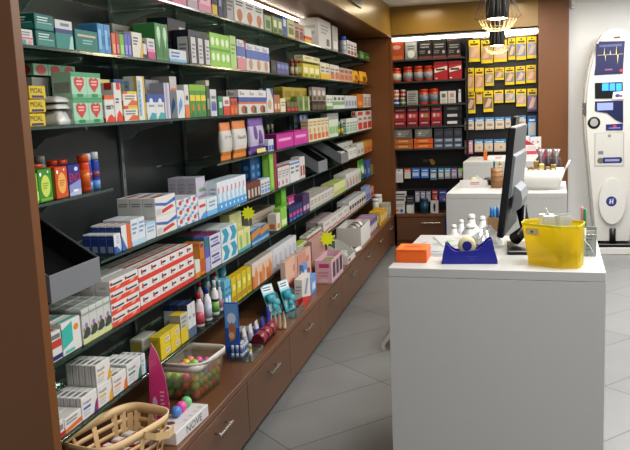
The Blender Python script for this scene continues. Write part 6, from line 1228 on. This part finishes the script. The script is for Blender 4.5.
for k in range(2):
    x, z = kp(584.6, 105.5+6.2*k); MB().box(x-.018, x+.018, .006, .0395, z-.026, z+.026, '#5a5650', .004).build('side_button', 'plastic', t)
kquad([(594, 133), (624, 132), (625, 166), (594.5, 166)], '#c0beb8', 'service_door', .008, .0119, extra=[('R', 0, 0, 1, .01, '#99968e'), ('R', 0, .99, 1, 1, '#99968e'), ('R', 0, 0, .02, 1, '#99968e'), ('R', .98, 0, 1, 1, '#99968e'), ('E', .5, .9, .06, .05, '#8a8880'), ('L', .12, .35, .3, .45, 1, '#7a7a80'), ('E', .2, .16, .11, .09, '#6a6a60'), ('P', [(.28, .08), (.92, .08), (.96, .16), (.92, .25), (.28, .25)], '#2c3064'), ('L', .36, .13, .86, .2, 1, '#8a90b8')])
x, z = kp(612, 201); mb = MB(); n = 36
mb.prism([(x+.128*math.cos(2*PI*i/n), z+.235*math.sin(2*PI*i/n)) for i in range(n)], -.02, .0115, 'y', '#cbc9c3', smooth=True)
mb.decal((x-.128, -.02, z-.235), (.256, 0, 0), (0, 0, .47), (0, -1, 0), [('E', .46, .5, .2, .11, '#262a66'), ('E', .46, .5, .17, .093, '#343878'), ('P', [(.38, .45), (.43, .45), (.45, .55), (.4, .55)], '#c8cade'), ('P', [(.48, .45), (.53, .45), (.54, .56), (.5, .56)], '#c8cade'), ('R', .42, .49, .51, .505, '#c8cade')])
mb.build('oval_plate', 'plastic', t)
x, z = kp(617, 37.5); MB().box(x-.03, x+.03, .0095, .0119, z-.008, z+.01, '#6a4a40', .002).build('emblem', 'plastic', t)
MB().lathe([(.03, .105), (.03, .25)], 14, (0, -.0, 0), '#1a1a1c').build('pole', 'plastic', t)
mb = MB().box(-.21, .5, -.1, .28, 0, .07, '#cfccc6', .004); mb.build('platform', 'plastic', t)
MB().box(-.205, .495, -.095, .275, .0705, .104, '#17171a', .004).build('foot_plate', 'plastic', t)
# ================================================================== LIGHT
def area(name, loc, sx, sy, e, col=(1, .985, .96), rot=(0, 0, 0)):
    l = bpy.data.lights.new(name, 'AREA'); l.shape = 'RECTANGLE'; l.size = sx; l.size_y = sy; l.energy = e; l.color = col
    o = bpy.data.objects.new(name, l); COL.objects.link(o); o.location = loc; o.rotation_euler = rot; return o
for i, y in enumerate((.9, 2.9, 4.9, 6.9)): area('ceiling_and_fill_light', (.35, y, 2.62), .5, .9, 26)
area('ceiling_and_fill_light', (1.9, 5.5, 2.62), 1.2, 1.2, 50); area('ceiling_and_fill_light', (1.9, 2.6, 2.62), 1.2, 1.6, 55); area('ceiling_and_fill_light', (1.5, 7.4, 2.62), 1.0, .6, 34)  # second lamp is unseen fill, added to brighten the lower shelf fronts
area('added_header_wash', (-.75, 8.2, 2.6), .25, .15, 4, (1, .85, .6)); area('added_header_wash', (.15, 8.2, 2.6), .25, .15, 4, (1, .85, .6))  # unseen lamps added to brighten the far header
w = bpy.data.worlds.new('World'); scene.world = w; w.use_nodes = True
w.node_tree.nodes['Background'].inputs[0].default_value = (.95, .97, 1, 1); w.node_tree.nodes['Background'].inputs[1].default_value = .42
scene.view_settings.view_transform = 'Standard'; scene.view_settings.look = 'Medium High Contrast'; scene.view_settings.exposure = 0
